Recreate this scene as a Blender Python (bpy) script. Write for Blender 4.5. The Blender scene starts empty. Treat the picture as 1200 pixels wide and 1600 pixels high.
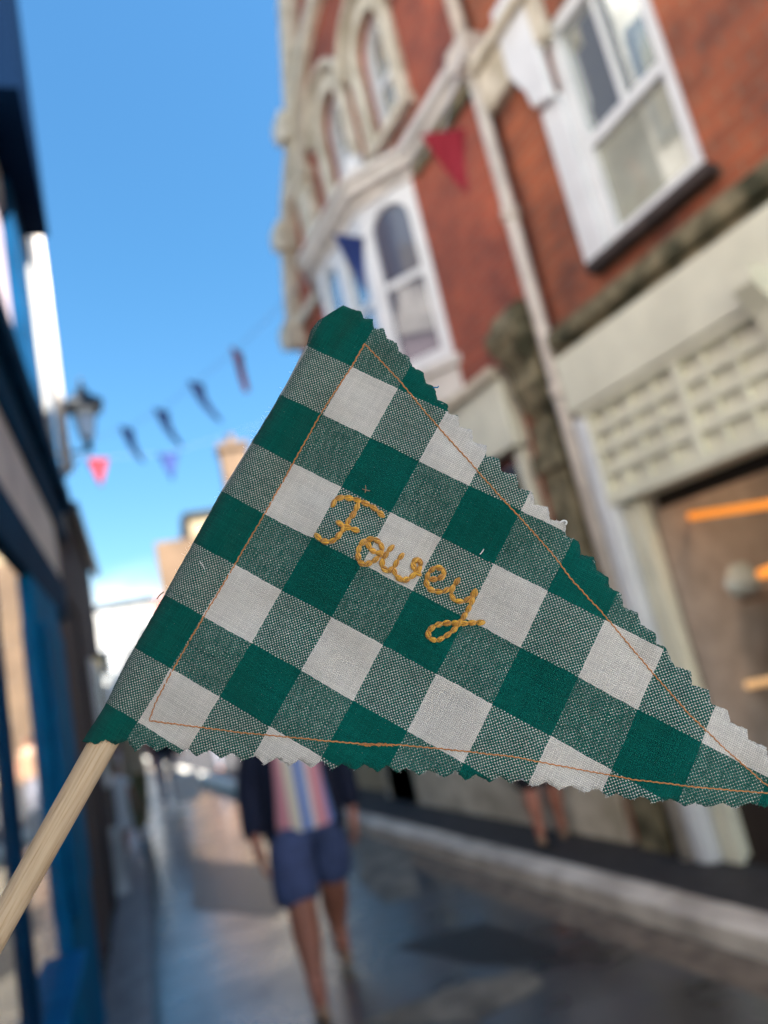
import bpy, bmesh, math, random
from mathutils import Vector, Matrix, noise
from mathutils.geometry import tessellate_polygon, delaunay_2d_cdt
random.seed(7)
PI = math.pi
scene = bpy.context.scene
COL = scene.collection

# ------------------------------------------------------------------ camera
F = 1125.0                      # focal length in photo pixels (1200 x 1600)
H = 1.65
_Z = Vector((-1188, 5475, -F)).normalized()
_Y = Vector((-525, -345, -F)); _Y = (_Y - _Z*_Y.dot(_Z)).normalized()
_X = _Y.cross(_Z)
R3 = Matrix((_X, _Y, _Z))       # camera axes -> world
CAM = Vector((0, 0, H))
cam_d = bpy.data.cameras.new('camera'); cam = bpy.data.objects.new('camera', cam_d); COL.objects.link(cam)
cam.matrix_world = Matrix.Translation(CAM) @ R3.to_4x4()
cam_d.sensor_fit = 'VERTICAL'; cam_d.sensor_height = 36.0; cam_d.lens = 36.0*F/1600
cam_d.clip_start = 0.01; cam_d.clip_end = 2000
FD = 0.262                      # distance of the cloth pennant from the lens
cam_d.dof.use_dof = True; cam_d.dof.focus_distance = FD
cam_d.dof.aperture_fstop = 5.1
scene.camera = cam

# ------------------------------------------------------------------ light
SUN_EL, SUN_AZ = math.radians(46), math.radians(141)      # azimuth clockwise from +Y (down the street)
sd = Vector((math.sin(SUN_AZ)*math.cos(SUN_EL), math.cos(SUN_AZ)*math.cos(SUN_EL), math.sin(SUN_EL)))
world = bpy.data.worlds.new('World'); scene.world = world; world.use_nodes = True
nt = world.node_tree; nt.nodes.clear()
wo = nt.nodes.new('ShaderNodeOutputWorld'); bg = nt.nodes.new('ShaderNodeBackground')
sky = nt.nodes.new('ShaderNodeTexSky'); sky.sky_type = 'NISHITA'; sky.sun_disc = False
sky.sun_elevation = SUN_EL; sky.sun_rotation = SUN_AZ
sky.air_density = 1.0; sky.dust_density = 0.0; sky.ozone_density = 2.5
bg.inputs['Strength'].default_value = 0.054
tc = nt.nodes.new('ShaderNodeTexCoord'); mp = nt.nodes.new('ShaderNodeMapping')
mp.inputs['Scale'].default_value = (2.2, 2.2, 7)
cn = nt.nodes.new('ShaderNodeTexNoise'); cn.inputs['Scale'].default_value = 1.6; cn.inputs['Detail'].default_value = 7
cr = nt.nodes.new('ShaderNodeMapRange'); cr.inputs['From Min'].default_value = .44; cr.inputs['From Max'].default_value = .6
sx = nt.nodes.new('ShaderNodeSeparateXYZ')
low = nt.nodes.new('ShaderNodeMapRange'); low.inputs['From Min'].default_value = .2; low.inputs['From Max'].default_value = .13
mul = nt.nodes.new('ShaderNodeMath'); mul.operation = 'MULTIPLY'
mx = nt.nodes.new('ShaderNodeMix'); mx.data_type = 'RGBA'; mx.inputs['B'].default_value = (6.3, 6.6, 6.9, 1)
L = nt.links
L.new(tc.outputs['Generated'], mp.inputs[0]); L.new(mp.outputs[0], cn.inputs['Vector']); L.new(cn.outputs['Fac'], cr.inputs['Value'])
L.new(tc.outputs['Generated'], sx.inputs[0]); L.new(sx.outputs['Z'], low.inputs['Value'])
L.new(cr.outputs[0], mul.inputs[0]); L.new(low.outputs[0], mul.inputs[1]); L.new(mul.outputs[0], mx.inputs['Factor'])
hs = nt.nodes.new('ShaderNodeHueSaturation'); hs.inputs['Saturation'].default_value = 1.22
rp = nt.nodes.new('ShaderNodeValToRGB'); re_ = rp.color_ramp.elements
re_[0].position = .12; re_[0].color = (.60, .66, .60, 1); re_[1].position = .74; re_[1].color = (1, 1.10, .98, 1)
for p_, c_ in ((.36, (.76, .88, .80, 1)), (.54, (.84, .98, .88, 1))): q_ = re_.new(p_); q_.color = c_
tm = nt.nodes.new('ShaderNodeMix'); tm.data_type = 'RGBA'; tm.blend_type = 'MULTIPLY'; tm.inputs['Factor'].default_value = 1
L.new(sx.outputs['Z'], rp.inputs[0]); L.new(hs.outputs[0], tm.inputs['A']); L.new(rp.outputs[0], tm.inputs['B'])
L.new(sky.outputs[0], hs.inputs['Color']); L.new(tm.outputs['Result'], mx.inputs['A']); L.new(mx.outputs['Result'], bg.inputs[0]); L.new(bg.outputs[0], wo.inputs[0])
sun_d = bpy.data.lights.new('sun', 'SUN'); sun = bpy.data.objects.new('sun', sun_d); COL.objects.link(sun)
sun_d.energy = 5.0; sun_d.angle = math.radians(.5); sun_d.color = (1, .96, .90)
sun.rotation_euler = sd.to_track_quat('Z', 'Y').to_euler()
scene.view_settings.view_transform = 'Standard'; scene.view_settings.look = 'None'
scene.view_settings.exposure = 2.68; scene.view_settings.gamma = 1
scene.cycles.max_bounces = 8; scene.cycles.diffuse_bounces = 5

# ------------------------------------------------------------------ pixel rays -> points on real planes
def ray(u, v): return R3 @ Vector((u-600, -(v-800), -F))
def wx(u, v, x): d = ray(u, v); t = x/d.x; return Vector((x, d.y*t, H+d.z*t))
def wy(u, v, y): d = ray(u, v); t = y/d.y; return Vector((d.x*t, y, H+d.z*t))
def wz(u, v, z): d = ray(u, v); t = (z-H)/d.z; return Vector((d.x*t, d.y*t, z))
def at(u, v, dist): return CAM + ray(u, v).normalized()*dist

# ------------------------------------------------------------------ materials
def mat(name, col, rough=.7, metal=0, spec=.5, var=0, vscale=6, bump=0, bscale=40, emit=None, estr=0, coat=0, sheen=0, vcol=None, trans=0):
    m = bpy.data.materials.new(name); m.use_nodes = True
    n = m.node_tree; b = n.nodes['Principled BSDF']
    c = (*col, 1); b.inputs['Base Color'].default_value = c
    b.inputs['Roughness'].default_value = rough; b.inputs['Metallic'].default_value = metal
    b.inputs['Specular IOR Level'].default_value = spec; b.inputs['Coat Weight'].default_value = coat
    b.inputs['Transmission Weight'].default_value = trans
    if sheen: b.inputs['Sheen Weight'].default_value = sheen
    if emit: b.inputs['Emission Color'].default_value = (*emit, 1); b.inputs['Emission Strength'].default_value = estr
    tcn = n.nodes.new('ShaderNodeTexCoord')
    if var:
        t = n.nodes.new('ShaderNodeTexNoise'); t.inputs['Scale'].default_value = vscale; t.inputs['Detail'].default_value = 8
        n.links.new(tcn.outputs['Object'], t.inputs['Vector'])
        r = n.nodes.new('ShaderNodeValToRGB'); r.color_ramp.elements[0].position = .35; r.color_ramp.elements[1].position = .65
        v2 = vcol or tuple(x*(1-var) for x in col)
        r.color_ramp.elements[0].color = (*v2, 1); r.color_ramp.elements[1].color = (*[min(1, x*(1+var*.4)) for x in col], 1)
        n.links.new(t.outputs['Fac'], r.inputs[0]); n.links.new(r.outputs[0], b.inputs['Base Color'])
    if bump:
        t = n.nodes.new('ShaderNodeTexNoise'); t.inputs['Scale'].default_value = bscale; t.inputs['Detail'].default_value = 6
        n.links.new(tcn.outputs['Object'], t.inputs['Vector'])
        bp = n.nodes.new('ShaderNodeBump'); bp.inputs['Strength'].default_value = bump; bp.inputs['Distance'].default_value = .02
        n.links.new(t.outputs['Fac'], bp.inputs['Height']); n.links.new(bp.outputs[0], b.inputs['Normal'])
    return m

def brick_mat(name, c1, c2, mortar, sc=1.0):
    m = mat(name, c1, .85, spec=.3); n = m.node_tree; b = n.nodes['Principled BSDF']
    tcn = n.nodes.new('ShaderNodeTexCoord'); sp = n.nodes.new('ShaderNodeSeparateXYZ'); cb = n.nodes.new('ShaderNodeCombineXYZ')
    ad = n.nodes.new('ShaderNodeMath'); ad.operation = 'ADD'
    n.links.new(tcn.outputs['Object'], sp.inputs[0]); n.links.new(sp.outputs['X'], ad.inputs[0]); n.links.new(sp.outputs['Y'], ad.inputs[1])
    n.links.new(ad.outputs[0], cb.inputs[0]); n.links.new(sp.outputs['Z'], cb.inputs[1])
    br = n.nodes.new('ShaderNodeTexBrick'); br.inputs['Scale'].default_value = 1
    br.inputs['Brick Width'].default_value = .225*sc; br.inputs['Row Height'].default_value = .075*sc; br.inputs['Mortar Size'].default_value = .006
    br.inputs['Color1'].default_value = (*c1, 1); br.inputs['Color2'].default_value = (*c2, 1); br.inputs['Mortar'].default_value = (*mortar, 1)
    n.links.new(cb.outputs[0], br.inputs['Vector'])
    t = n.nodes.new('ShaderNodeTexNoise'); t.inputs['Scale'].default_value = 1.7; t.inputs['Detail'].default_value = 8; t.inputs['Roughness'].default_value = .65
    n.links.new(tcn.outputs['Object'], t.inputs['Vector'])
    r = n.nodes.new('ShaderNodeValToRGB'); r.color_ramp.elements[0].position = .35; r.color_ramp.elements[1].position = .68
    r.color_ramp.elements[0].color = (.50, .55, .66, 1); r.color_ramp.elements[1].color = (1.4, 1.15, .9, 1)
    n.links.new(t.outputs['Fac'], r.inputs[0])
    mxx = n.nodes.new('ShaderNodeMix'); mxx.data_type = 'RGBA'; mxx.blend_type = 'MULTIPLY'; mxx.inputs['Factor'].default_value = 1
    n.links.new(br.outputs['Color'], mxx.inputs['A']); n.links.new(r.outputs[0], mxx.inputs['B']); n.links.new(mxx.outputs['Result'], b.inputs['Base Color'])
    bp = n.nodes.new('ShaderNodeBump'); bp.inputs['Strength'].default_value = .6; bp.inputs['Distance'].default_value = .01; bp.invert = True
    n.links.new(br.outputs['Fac'], bp.inputs['Height']); n.links.new(bp.outputs[0], b.inputs['Normal'])
    return m

M = {}
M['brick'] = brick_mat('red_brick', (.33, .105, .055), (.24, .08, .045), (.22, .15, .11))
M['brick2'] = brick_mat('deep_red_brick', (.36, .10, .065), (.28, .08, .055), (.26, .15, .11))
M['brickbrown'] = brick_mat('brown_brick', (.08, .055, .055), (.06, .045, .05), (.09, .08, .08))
M['stone'] = mat('weathered_limestone', (.60, .55, .44), .9, var=.4, vscale=5, bump=.5, vcol=(.42, .37, .27))
M['moss'] = mat('mossy_stone', (.22, .185, .11), .95, var=.5, vscale=7, bump=.7, vcol=(.045, .045, .022))
M['sillstone'] = mat('dark_slate_sill', (.05, .035, .03), .8, var=.4)
M['cream'] = mat('cream_paint', (.70, .69, .54), .5, var=.12, vscale=3)
M['white'] = mat('white_gloss_paint', (.68, .70, .70), .35, var=.08, vscale=4)
M['offwhite'] = mat('aged_white_paint', (.64, .61, .55), .5, var=.2, vscale=5)
M['pipe'] = mat('painted_cast_iron', (.60, .54, .46), .45, var=.2, vscale=5)
M['glass'] = mat('window_glass', (.02, .025, .03), .03, spec=1, coat=1)
M['curtain'] = mat('curtained_glass', (.40, .41, .33), .06, spec=1, coat=1, var=.3, vscale=3)
M['glassw'] = mat('window_glass_bright', (.45, .48, .46), .05, metal=.7, spec=1, coat=1)
M['blind'] = mat('pale_blind', (.72, .70, .55), .9)
M['teal'] = mat('teal_shop_paint', (.002, .16, .36), .8, spec=.04, var=.3, vscale=3)
M['navy'] = mat('navy_shop_paint', (.003, .042, .105), .85, spec=.05, var=.3, vscale=3)
M['mauve'] = mat('mauve_grey_render', (.33, .27, .30), .9, var=.25, vscale=2)
M['signboard'] = mat('faded_sign_board', (.62, .56, .50), .6, var=.25, vscale=2)
M['render'] = mat('white_render', (.62, .60, .56), .9, var=.5, vscale=1.6)
M['render2'] = mat('cream_render', (.36, .28, .17), .9, var=.3, vscale=.7)
M['render3'] = mat('ochre_render', (.17, .105, .06), .9, var=.3, vscale=.8)
M['slate'] = mat('slate_roof', (.12, .12, .14), .6, var=.3, vscale=3)
M['redtile'] = mat('red_tile_roof', (.42, .10, .07), .8, var=.3, vscale=3)
M['black'] = mat('black_iron', (.012, .014, .016), .4)
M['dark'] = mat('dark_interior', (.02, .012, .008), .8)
M['wood_in'] = mat('shop_panelling', (.20, .125, .08), .55, var=.35, vscale=3)
M['lampglass'] = mat('lantern_glass', (.55, .62, .68), .15, spec=.8, trans=.6)
M['tube'] = mat('orange_strip_light', (1, .4, .08), .5, emit=(1, .30, .03), estr=.15)
M['glow'] = mat('warm_counter_light', (1, .8, .5), .5, emit=(1, .42, .08), estr=.06)
M['asphalt_fill'] = mat('dark_paving', (.03, .028, .029), .7, var=.35, vscale=8, bump=.4)
M['bouncepave'] = mat('bounce_paving', (.50, .45, .38), .8, var=.2, vscale=2)
M['kerb'] = mat('granite_kerb', (.62, .57, .49), .6, var=.3, vscale=4, bump=.3, vcol=(.38, .34, .29))
M['setts'] = mat('grey_pavers', (.24, .22, .215), .3, var=.4, vscale=6, bump=.4)
M['gutter'] = mat('brown_grit_gutter', (.17, .135, .10), .8, var=.45, vscale=9, bump=.4)
M['redflag'] = mat('red_bunting_cloth', (.24, .003, .015), .8)
M['navyflag'] = mat('navy_bunting_cloth', (.008, .03, .15), .8)
M['slateflag'] = mat('slate_blue_bunting_cloth', (.08, .15, .38), .8)
M['cord'] = mat('bunting_cord', (.25, .3, .4), .8)

def road_mat():
    m = mat('damp_asphalt', (.05, .05, .055), .4, spec=1.0, coat=.85); m.node_tree.nodes['Principled BSDF'].inputs['Coat Roughness'].default_value = .22; n = m.node_tree; b = n.nodes['Principled BSDF']
    tcn = n.nodes.new('ShaderNodeTexCoord')
    t = n.nodes.new('ShaderNodeTexNoise'); t.inputs['Scale'].default_value = 1.9; t.inputs['Detail'].default_value = 9; t.inputs['Roughness'].default_value = .6
    n.links.new(tcn.outputs['Object'], t.inputs['Vector'])
    r = n.nodes.new('ShaderNodeValToRGB'); r.color_ramp.elements[0].position = .38; r.color_ramp.elements[1].position = .62
    r.color_ramp.elements[0].color = (.014, .015, .017, 1); r.color_ramp.elements[1].color = (.050, .050, .052, 1)
    n.links.new(t.outputs['Fac'], r.inputs[0]); n.links.new(r.outputs[0], b.inputs['Base Color'])
    mr = n.nodes.new('ShaderNodeMapRange'); mr.inputs['From Min'].default_value = .36; mr.inputs['From Max'].default_value = .64
    mr.inputs['To Min'].default_value = .16; mr.inputs['To Max'].default_value = .55
    n.links.new(t.outputs['Fac'], mr.inputs['Value']); n.links.new(mr.outputs[0], b.inputs['Roughness'])
    t2 = n.nodes.new('ShaderNodeTexNoise'); t2.inputs['Scale'].default_value = 60; t2.inputs['Detail'].default_value = 4
    n.links.new(tcn.outputs['Object'], t2.inputs['Vector'])
    bp = n.nodes.new('ShaderNodeBump'); bp.inputs['Strength'].default_value = .35; bp.inputs['Distance'].default_value = .01
    n.links.new(t2.outputs['Fac'], bp.inputs['Height']); n.links.new(bp.outputs[0], b.inputs['Normal'])
    return m
M['road'] = road_mat()

# ------------------------------------------------------------------ object helpers
def tag(o, label=None, cat=None, group=None, kind=None):
    if label: o['label'] = label
    if cat: o['category'] = cat
    if group: o['group'] = group
    if kind: o['kind'] = kind
    return o
def empty(name, loc, label, cat, group=None):
    o = bpy.data.objects.new(name, None); COL.objects.link(o); o.location = loc; o.empty_display_size = .1
    return tag(o, label, cat, group)

class MB:
    def __init__(s, f=None): s.v = []; s.f = []; s.fn = f or (lambda p: p)
    def add(s, vs, fs):
        k = len(s.v); s.v += [s.fn(Vector(p)) for p in vs]; s.f += [tuple(i+k for i in q) for q in fs]; return s
    def box(s, x0, x1, y0, y1, z0, z1):
        return s.add([(x, y, z) for x in (x0, x1) for y in (y0, y1) for z in (z0, z1)],
                     [(0, 1, 3, 2), (4, 6, 7, 5), (0, 4, 5, 1), (2, 3, 7, 6), (0, 2, 6, 4), (1, 5, 7, 3)])
    def prism(s, pts, off):
        """closed 3D polygon extruded by vector off"""
        n = len(pts); off = Vector(off); P = [Vector(p) for p in pts]
        return s.add(P + [p+off for p in P], [tuple(range(n-1, -1, -1)), tuple(range(n, 2*n))] + [(i, (i+1) % n, n+(i+1) % n, n+i) for i in range(n)])
    def holed(s, loops, to3, off):
        """polygon with holes in 2D, mapped by to3, extruded by off: a wall with openings"""
        off = Vector(off); l3 = [[Vector((a, b, 0)) for a, b in lp] for lp in loops]
        tr = tessellate_polygon(l3); flat = [p for lp in l3 for p in lp]; n = len(flat)
        P = [Vector(to3(p.x, p.y)) for p in flat]
        fs = [tuple(t) for t in tr] + [tuple(i+n for i in reversed(t)) for t in tr]; k = 0
        for lp in loops:
            m_ = len(lp); fs += [(k+i, k+(i+1) % m_, n+k+(i+1) % m_, n+k+i) for i in range(m_)]; k += m_
        return s.add(P + [p+off for p in P], fs)
    def tube(s, path, r, n=10, cap=True):
        P = [Vector(p) for p in path]; k = len(P); R = r if isinstance(r, (list, tuple)) else [r]*k
        vs = []; up = Vector((0, 0, 1)); prev = None
        for i in range(k):
            t = (P[min(i+1, k-1)]-P[max(i-1, 0)]).normalized()
            a = prev if prev else (up.cross(t) if abs(t.z) < .95 else Vector((1, 0, 0)).cross(t))
            a = (a - t*a.dot(t)).normalized(); b = t.cross(a); prev = a
            vs += [P[i] + (a*math.cos(2*PI*j/n) + b*math.sin(2*PI*j/n))*R[i] for j in range(n)]
        fs = [(i*n+j, i*n+(j+1) % n, (i+1)*n+(j+1) % n, (i+1)*n+j) for i in range(k-1) for j in range(n)]
        if cap: fs += [tuple(range(n-1, -1, -1)), tuple((k-1)*n+j for j in range(n))]
        return s.add(vs, fs)
    def lathe(s, c, prof, n=20, sx=1, sy=1, a0=0):
        c = Vector(c); vs = []; k = len(prof)
        for r, z in prof: vs += [c+Vector((r*math.cos(a0+2*PI*j/n)*sx, r*math.sin(a0+2*PI*j/n)*sy, z)) for j in range(n)]
        fs = [(i*n+j, i*n+(j+1) % n, (i+1)*n+(j+1) % n, (i+1)*n+j) for i in range(k-1) for j in range(n)]
        return s.add(vs, fs + [tuple(range(n-1, -1, -1)), tuple((k-1)*n+j for j in range(n))])
    def ball(s, c, r, n=12, m=8, sz=1):
        return s.lathe(c, [(max(1e-4, r*math.sin(PI*i/m)), -r*sz*math.cos(PI*i/m)) for i in range(m+1)], n)
    def build(s, name, m, parent=None, smooth=False, label=None, bevel=0):
        me = bpy.data.meshes.new(name); inv = Vector(parent.location) if parent and not parent.parent else (Vector(parent.parent.location) if parent else Vector())
        org = Vector()
        if parent:
            q = parent
            while q: org += q.location; q = q.parent
        me.from_pydata([tuple(p-org) for p in s.v], [], s.f); me.update()
        b = bmesh.new(); b.from_mesh(me); bmesh.ops.recalc_face_normals(b, faces=b.faces); b.to_mesh(me); b.free()
        if smooth: me.shade_smooth()
        if m: me.materials.append(m)
        o = bpy.data.objects.new(name, me); COL.objects.link(o)
        if parent: o.parent = parent
        if label: o['label'] = label
        if bevel:
            md = o.modifiers.new('bevel', 'BEVEL'); md.width = bevel; md.segments = 2; md.limit_method = 'ANGLE'
        return o

def arch_loop(y0, y1, z0, z1, n=10):
    """opening with a semicircular / segmental head, as (y, z) pairs"""
    w = (y1-y0)/2; c = (y0+y1)/2
    return [(y0, z0), (y1, z0)] + [(c+w*math.cos(PI*i/n), z1-w+w*math.sin(PI*i/n)) for i in range(n+1)]
def rect_loop(y0, y1, z0, z1): return [(y0, z0), (y1, z0), (y1, z1), (y0, z1)]

# ================================================================== SETTING
g = MB().box(-400, 400, -300, 600, -.6, -.012).build('ground', M['gutter']); tag(g, kind='structure')
rd = MB().box(-8, 2.5, -20, 60, -.3, 0).build('road', M['road']); tag(rd, kind='structure')
def patch(pts, m, name='sun_or_tar_patch'):
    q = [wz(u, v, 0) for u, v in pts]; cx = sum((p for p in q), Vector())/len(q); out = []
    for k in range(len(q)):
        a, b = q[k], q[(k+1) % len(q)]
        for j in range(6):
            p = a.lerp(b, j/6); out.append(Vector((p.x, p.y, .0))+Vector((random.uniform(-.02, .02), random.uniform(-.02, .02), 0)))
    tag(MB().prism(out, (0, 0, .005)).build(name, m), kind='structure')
M['sunpatch'] = mat('painted_sunlit_tarmac', (.17, .16, .13), .6, var=.5, vscale=5, bump=.4); M['newtar'] = mat('fresh_dark_tarmac', (.012, .012, .014), .35, var=.3, vscale=9, bump=.4)
patch([(560, 1600), (700, 1545), (830, 1515), (850, 1540), (740, 1600)], M['sunpatch']); patch([(560, 1300), (640, 1330), (660, 1400), (600, 1410), (560, 1370)], M['sunpatch'])  # sunlit patches on the road, painted in as pale colour
patch([(300, 1345), (420, 1350), (440, 1430), (300, 1420)], M['newtar']); patch([(620, 1480), (760, 1440), (900, 1500), (760, 1510)], M['newtar'])
gt = MB().box(2.504, 2.76, -20, 40, -.3, -.004).build('gutter', M['gutter']); tag(gt, kind='structure')
sq = MB().box(-8, 40, -60, -6.2, -.2, .006).build('bounce_square', M['bouncepave']); tag(sq, kind='structure')  # unseen pale square added to bounce sunlight onto the pennant and street
kb = MB()
yy = -12.0
while yy < 34:
    ln = .9; kb.box(2.765, 2.985, yy, yy+ln-.008, -.3, .105+random.uniform(-.003, .003)); yy += ln
kb = kb.build('kerb', M['kerb'], bevel=.012); tag(kb, kind='structure')
pv = MB().box(2.99, 9, -20, 40, -.3, .1).build('pavement', M['asphalt_fill']); tag(pv, kind='structure')

# left facade frame: s metres along it, t metres in front of/behind the plane, z up
dl = ray(225, 1114); dl.z = 0; dl.normalize(); nl = Vector((-dl.y, dl.x, 0))
def Lp(p): return dl*p.x + nl*p.y + Vector((0, 0, p.z))       # (s, t, z); t grows away from the street
lp = MB(Lp)
s_ = -6.0
while s_ < 30:
    for t_ in (.32, .46): lp.box(s_, s_+.40, t_-.138, t_-.002, -.3, .012+random.uniform(0, .003))
    s_ += .404
lp.build('left_pavement', M['setts'])
tag(bpy.data.objects['left_pavement'], kind='structure')

ch_ = MB(Lp).box(-6, 30, .125, .178, -.3, .006).build("drain_channel", mat('wet_dark_channel', (.02, .02, .022), .3)); tag(ch_, kind='structure')
# ================================================================== RIGHT: near brick shop building
D = 3.5
A = empty('brick_shop_building', (D, 0, 0), 'red brick building with cream shop fascia and tall white sash window, right of the pipe', 'building')
def yz(x): return lambda a, b: (x, a, b)
wy0, wy1, wz0, wz1 = 2.20, 3.00, 3.86, 5.55
MB().holed([[(-5.8, 3.58), (3.60, 3.58), (3.60, 9.4), (-5.8, 9.4)], rect_loop(wy0, wy1, wz0, wz1), rect_loop(-.4, .7, wz0, wz1), rect_loop(-3.4, -2.2, wz0, wz1),
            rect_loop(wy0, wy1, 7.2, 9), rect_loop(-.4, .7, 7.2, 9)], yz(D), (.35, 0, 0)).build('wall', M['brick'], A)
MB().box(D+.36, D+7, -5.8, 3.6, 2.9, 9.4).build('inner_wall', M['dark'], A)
rf = MB().prism([(D-.25, -5.9, 9.403), (D+7.2, -5.9, 9.403), (D+3.5, -5.9, 11.2)], (0, 9.5, 0)).build('roof', M['slate'], A)
def sash(parent, y0, y1, z0, z1, x, m='white', gl='glassw', bars=1, fw=.09, hood=False):
    w = MB().box(x-.05, x+.05, y0-.05, y0+fw, z0, z1).box(x-.05, x+.05, y1-fw, y1+.05, z0, z1)
    w.box(x-.052, x+.052, y0+fw, y1-fw, z1-fw, z1+.04).box(x-.055, x+.055, y0+fw, y1-fw, z0-.02, z0+fw)
    zm = (z0+z1)/2-.10; w.box(x-.04, x+.03, y0+fw, y1-fw, zm-.04, zm+.04)
    for k in range(bars):
        yb = y0+(y1-y0)*(k+1)/(bars+1); w.box(x-.02, x+.02, yb-.016, yb+.016, zm+.04, z1-fw)
    f = w.build('window', M[m], parent, bevel=.008)
    MB().box(x+.01, x+.016, y0+fw*.6, y1-fw*.6, zm, z1-fw*.6).build('pane', M[gl], f)
    MB().box(x+.012, x+.018, y0+fw*.6, y1-fw*.6, z0+fw*.6, zm-.002).build('pane', M['curtain'], f)
    return f
wf = sash(A, wy0, wy1, wz0, wz1, D+.07)
for a, b in ((wy1-.02, wy1+.17),):      # broad painted jamb and bracket on the far side of the window
    MB().box(D-.035, D+.03, a, b, wz0-.02, wz1-.5).build('jamb_moulding', M['white'], wf, bevel=.01)
MB().prism([(D-.035, wy1-.02, 5.0), (D-.035, wy1+.17, 5.08), (D-.035, wy1+.19, 5.22), (D-.035, wy1+.25, 5.34), (D-.035, wy1+.30, 5.46), (D-.035, wy1+.30, 6.0), (D-.035, wy1-.02, 6.0)], (-.07, 0, 0)).build('bracket', M['white'], wf, bevel=.02)
for (a, b) in ((-.4, .7), (-3.4, -2.2)): sash(A, a, b, wz0, wz1, D+.1)
for (a, b) in ((wy0, wy1), (-.4, .7)): sash(A, a, b, 7.2, 9, D+.1)
for (a, b) in ((wy0-.06, wy1+.12), (-.5, .8)):
    MB().box(D-.10, D+.12, a, b, wz0-.10, wz0-.025).build('sill', M['sillstone'], A, bevel=.01)
# stone bands
MB().box(D-.16, D, -5.8, 3.58, 3.46, 3.575).box(D-.10, D, -5.8, 3.58, 3.39, 3.457).build('ledge', M['moss'], A, bevel=.015)
MB().box(D-.10, D, 2.9, 3.60, 5.42, 5.75).box(D-.17, D, 2.9, 3.60, 5.755, 5.84).build('stone_band', M['stone'], A, bevel=.015)
# recessed vertical joint in the brickwork near the right
MB().box(D-.03, D+.02, 1.50, 1.53, 3.6, 9).build('expansion_strip', M['sillstone'], A)
# cream fascia
fa = MB().box(D-.14, D+.1, -5.8, 3.58, 2.98, 3.385).build('fascia', M['cream'], A, bevel=.01)
gp = MB().box(D-.068, D+.1, -5.8, 3.52, 2.30, 2.975)
gp.box(D-.12, D-.032, -5.8, 3.52, 2.93, 2.976).box(D-.12, D-.032, -5.8, 3.52, 2.30, 2.37)
rows = [2.37, 2.515, 2.66, 2.80, 2.93]
for z in rows[1:-1]: gp.box(D-.100, D-.0685, -5.8, 3.50, z-.026, z+.026)
y = 3.49; k = 0
while y > -3:
    w_ = .03 if k % 4 else .055
    gp.box(D-.108+(0 if k % 4 == 0 else .012), D-.0688, y-w_, y, 2.372, 2.928); y -= .19; k += 1
gp.build('panelled_frieze', M['cream'], A, label='cream panelled grid under the fascia', bevel=.004)
MB().prism([(D-.14, 2.10, 3.1), (D-.30, 2.10, 3.1), (D-.30, 2.10, 3.02), (D-.2, 2.1, 2.9), (D-.14, 2.10, 2.75)], (0, -.12, 0)).build('console', M['cream'], A)
# shopfront end post, door opening, interior
po = MB().box(D-.10, D+.12, 3.44, 3.60, 0.1, 2.95).box(D-.13, D+.12, 3.47, 3.57, .1, 2.9).build('end_post', M['white'], A, bevel=.008)
MB().box(D-.05, D+.05, 3.30, 3.42, .1, 2.28).build('inner_frame', M['cream'], A, bevel=.006)
MB().box(D+.04, D+.09, -5.8, 3.30, .1, .62).build('stall_riser', M['dark'], A)
MB().box(D+1.7, D+1.75, -5.8, 3.6, .1, 2.87).build('back_wall', M['wood_in'], A)
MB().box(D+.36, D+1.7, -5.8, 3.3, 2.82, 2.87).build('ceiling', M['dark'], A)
MB().box(D+.1, D+1.7, 3.32, 3.43, .1, 2.8).build('side_wall', mat('taupe_plaster', (.36, .30, .25), .8, var=.2), A)
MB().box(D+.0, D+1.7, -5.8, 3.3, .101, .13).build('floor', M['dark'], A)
# counter with things on it inside the shop
ct = empty('shop_counter', (D+.9, 2.2, .13), 'pale counter behind the shop glass under the orange strip light', 'counter')
MB().box(D+.5, D+1.0, .2, 3.0, .13, 1.25).build('counter_body', mat('counter_board', (.42, .33, .24), .6, var=.2), ct)
MB().box(D+.45, D+1.05, .15, 3.05, 1.252, 1.30).build('counter_top', M['wood_in'], ct)
us = MB().box(D+.55, D+1.5, .1, 3.25, wx(1115, 905, D+.7).z-.19, wx(1115, 905, D+.7).z-.163).build('wall_shelf', M['wood_in'], A)
sh = MB().box(D+.55, D+.95, .6, 2.9, 1.302, 1.34).box(D+.55, D+.95, .6, 2.9, 1.60, 1.62).build('glass_display_case', mat('case_glass', (.40, .45, .42), .15, spec=.8), None)
tag(sh, 'greenish glass display case standing on the shop counter', 'display case')
_c = wx(1115, 905, D+.7); _l = wx(1085, 975, D+.5)
MB2 = MB().lathe((_c.x, _c.y, _c.z-.16), [(.08, 0), (.26, .02), (.29, .10), (.24, .22), (.12, .30), (.02, .32)], 20).build('glass_cloche', mat('cloche_glass', (.45, .52, .50), .1, spec=.9), None, True)
tag(MB2, 'large round glass cloche on the upper shelf inside the shop', 'cloche')
HZ = wx(1018, 800, D+.16).z
tb = MB().tube([wx(1018, 816, D+.45), wx(1230, 783, D+.30)], .026, 10).build('strip_light', M['tube']); tb.visible_shadow = True; tag(tb, 'glowing orange strip light across the shop opening on the right', 'light')
ald = bpy.data.lights.new('shop_fill_lamp', 'AREA'); ald.shape = 'RECTANGLE'; ald.size = .25; ald.size_y = 2.6; ald.energy = 2.2; ald.color = (1, .62, .34); alo = bpy.data.objects.new('shop_fill_lamp', ald); COL.objects.link(alo); alo.parent = tb; alo.location = (D+.75, 1.9, 2.75)  # area lamp added under the ceiling to brighten the interior beyond the strip
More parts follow.
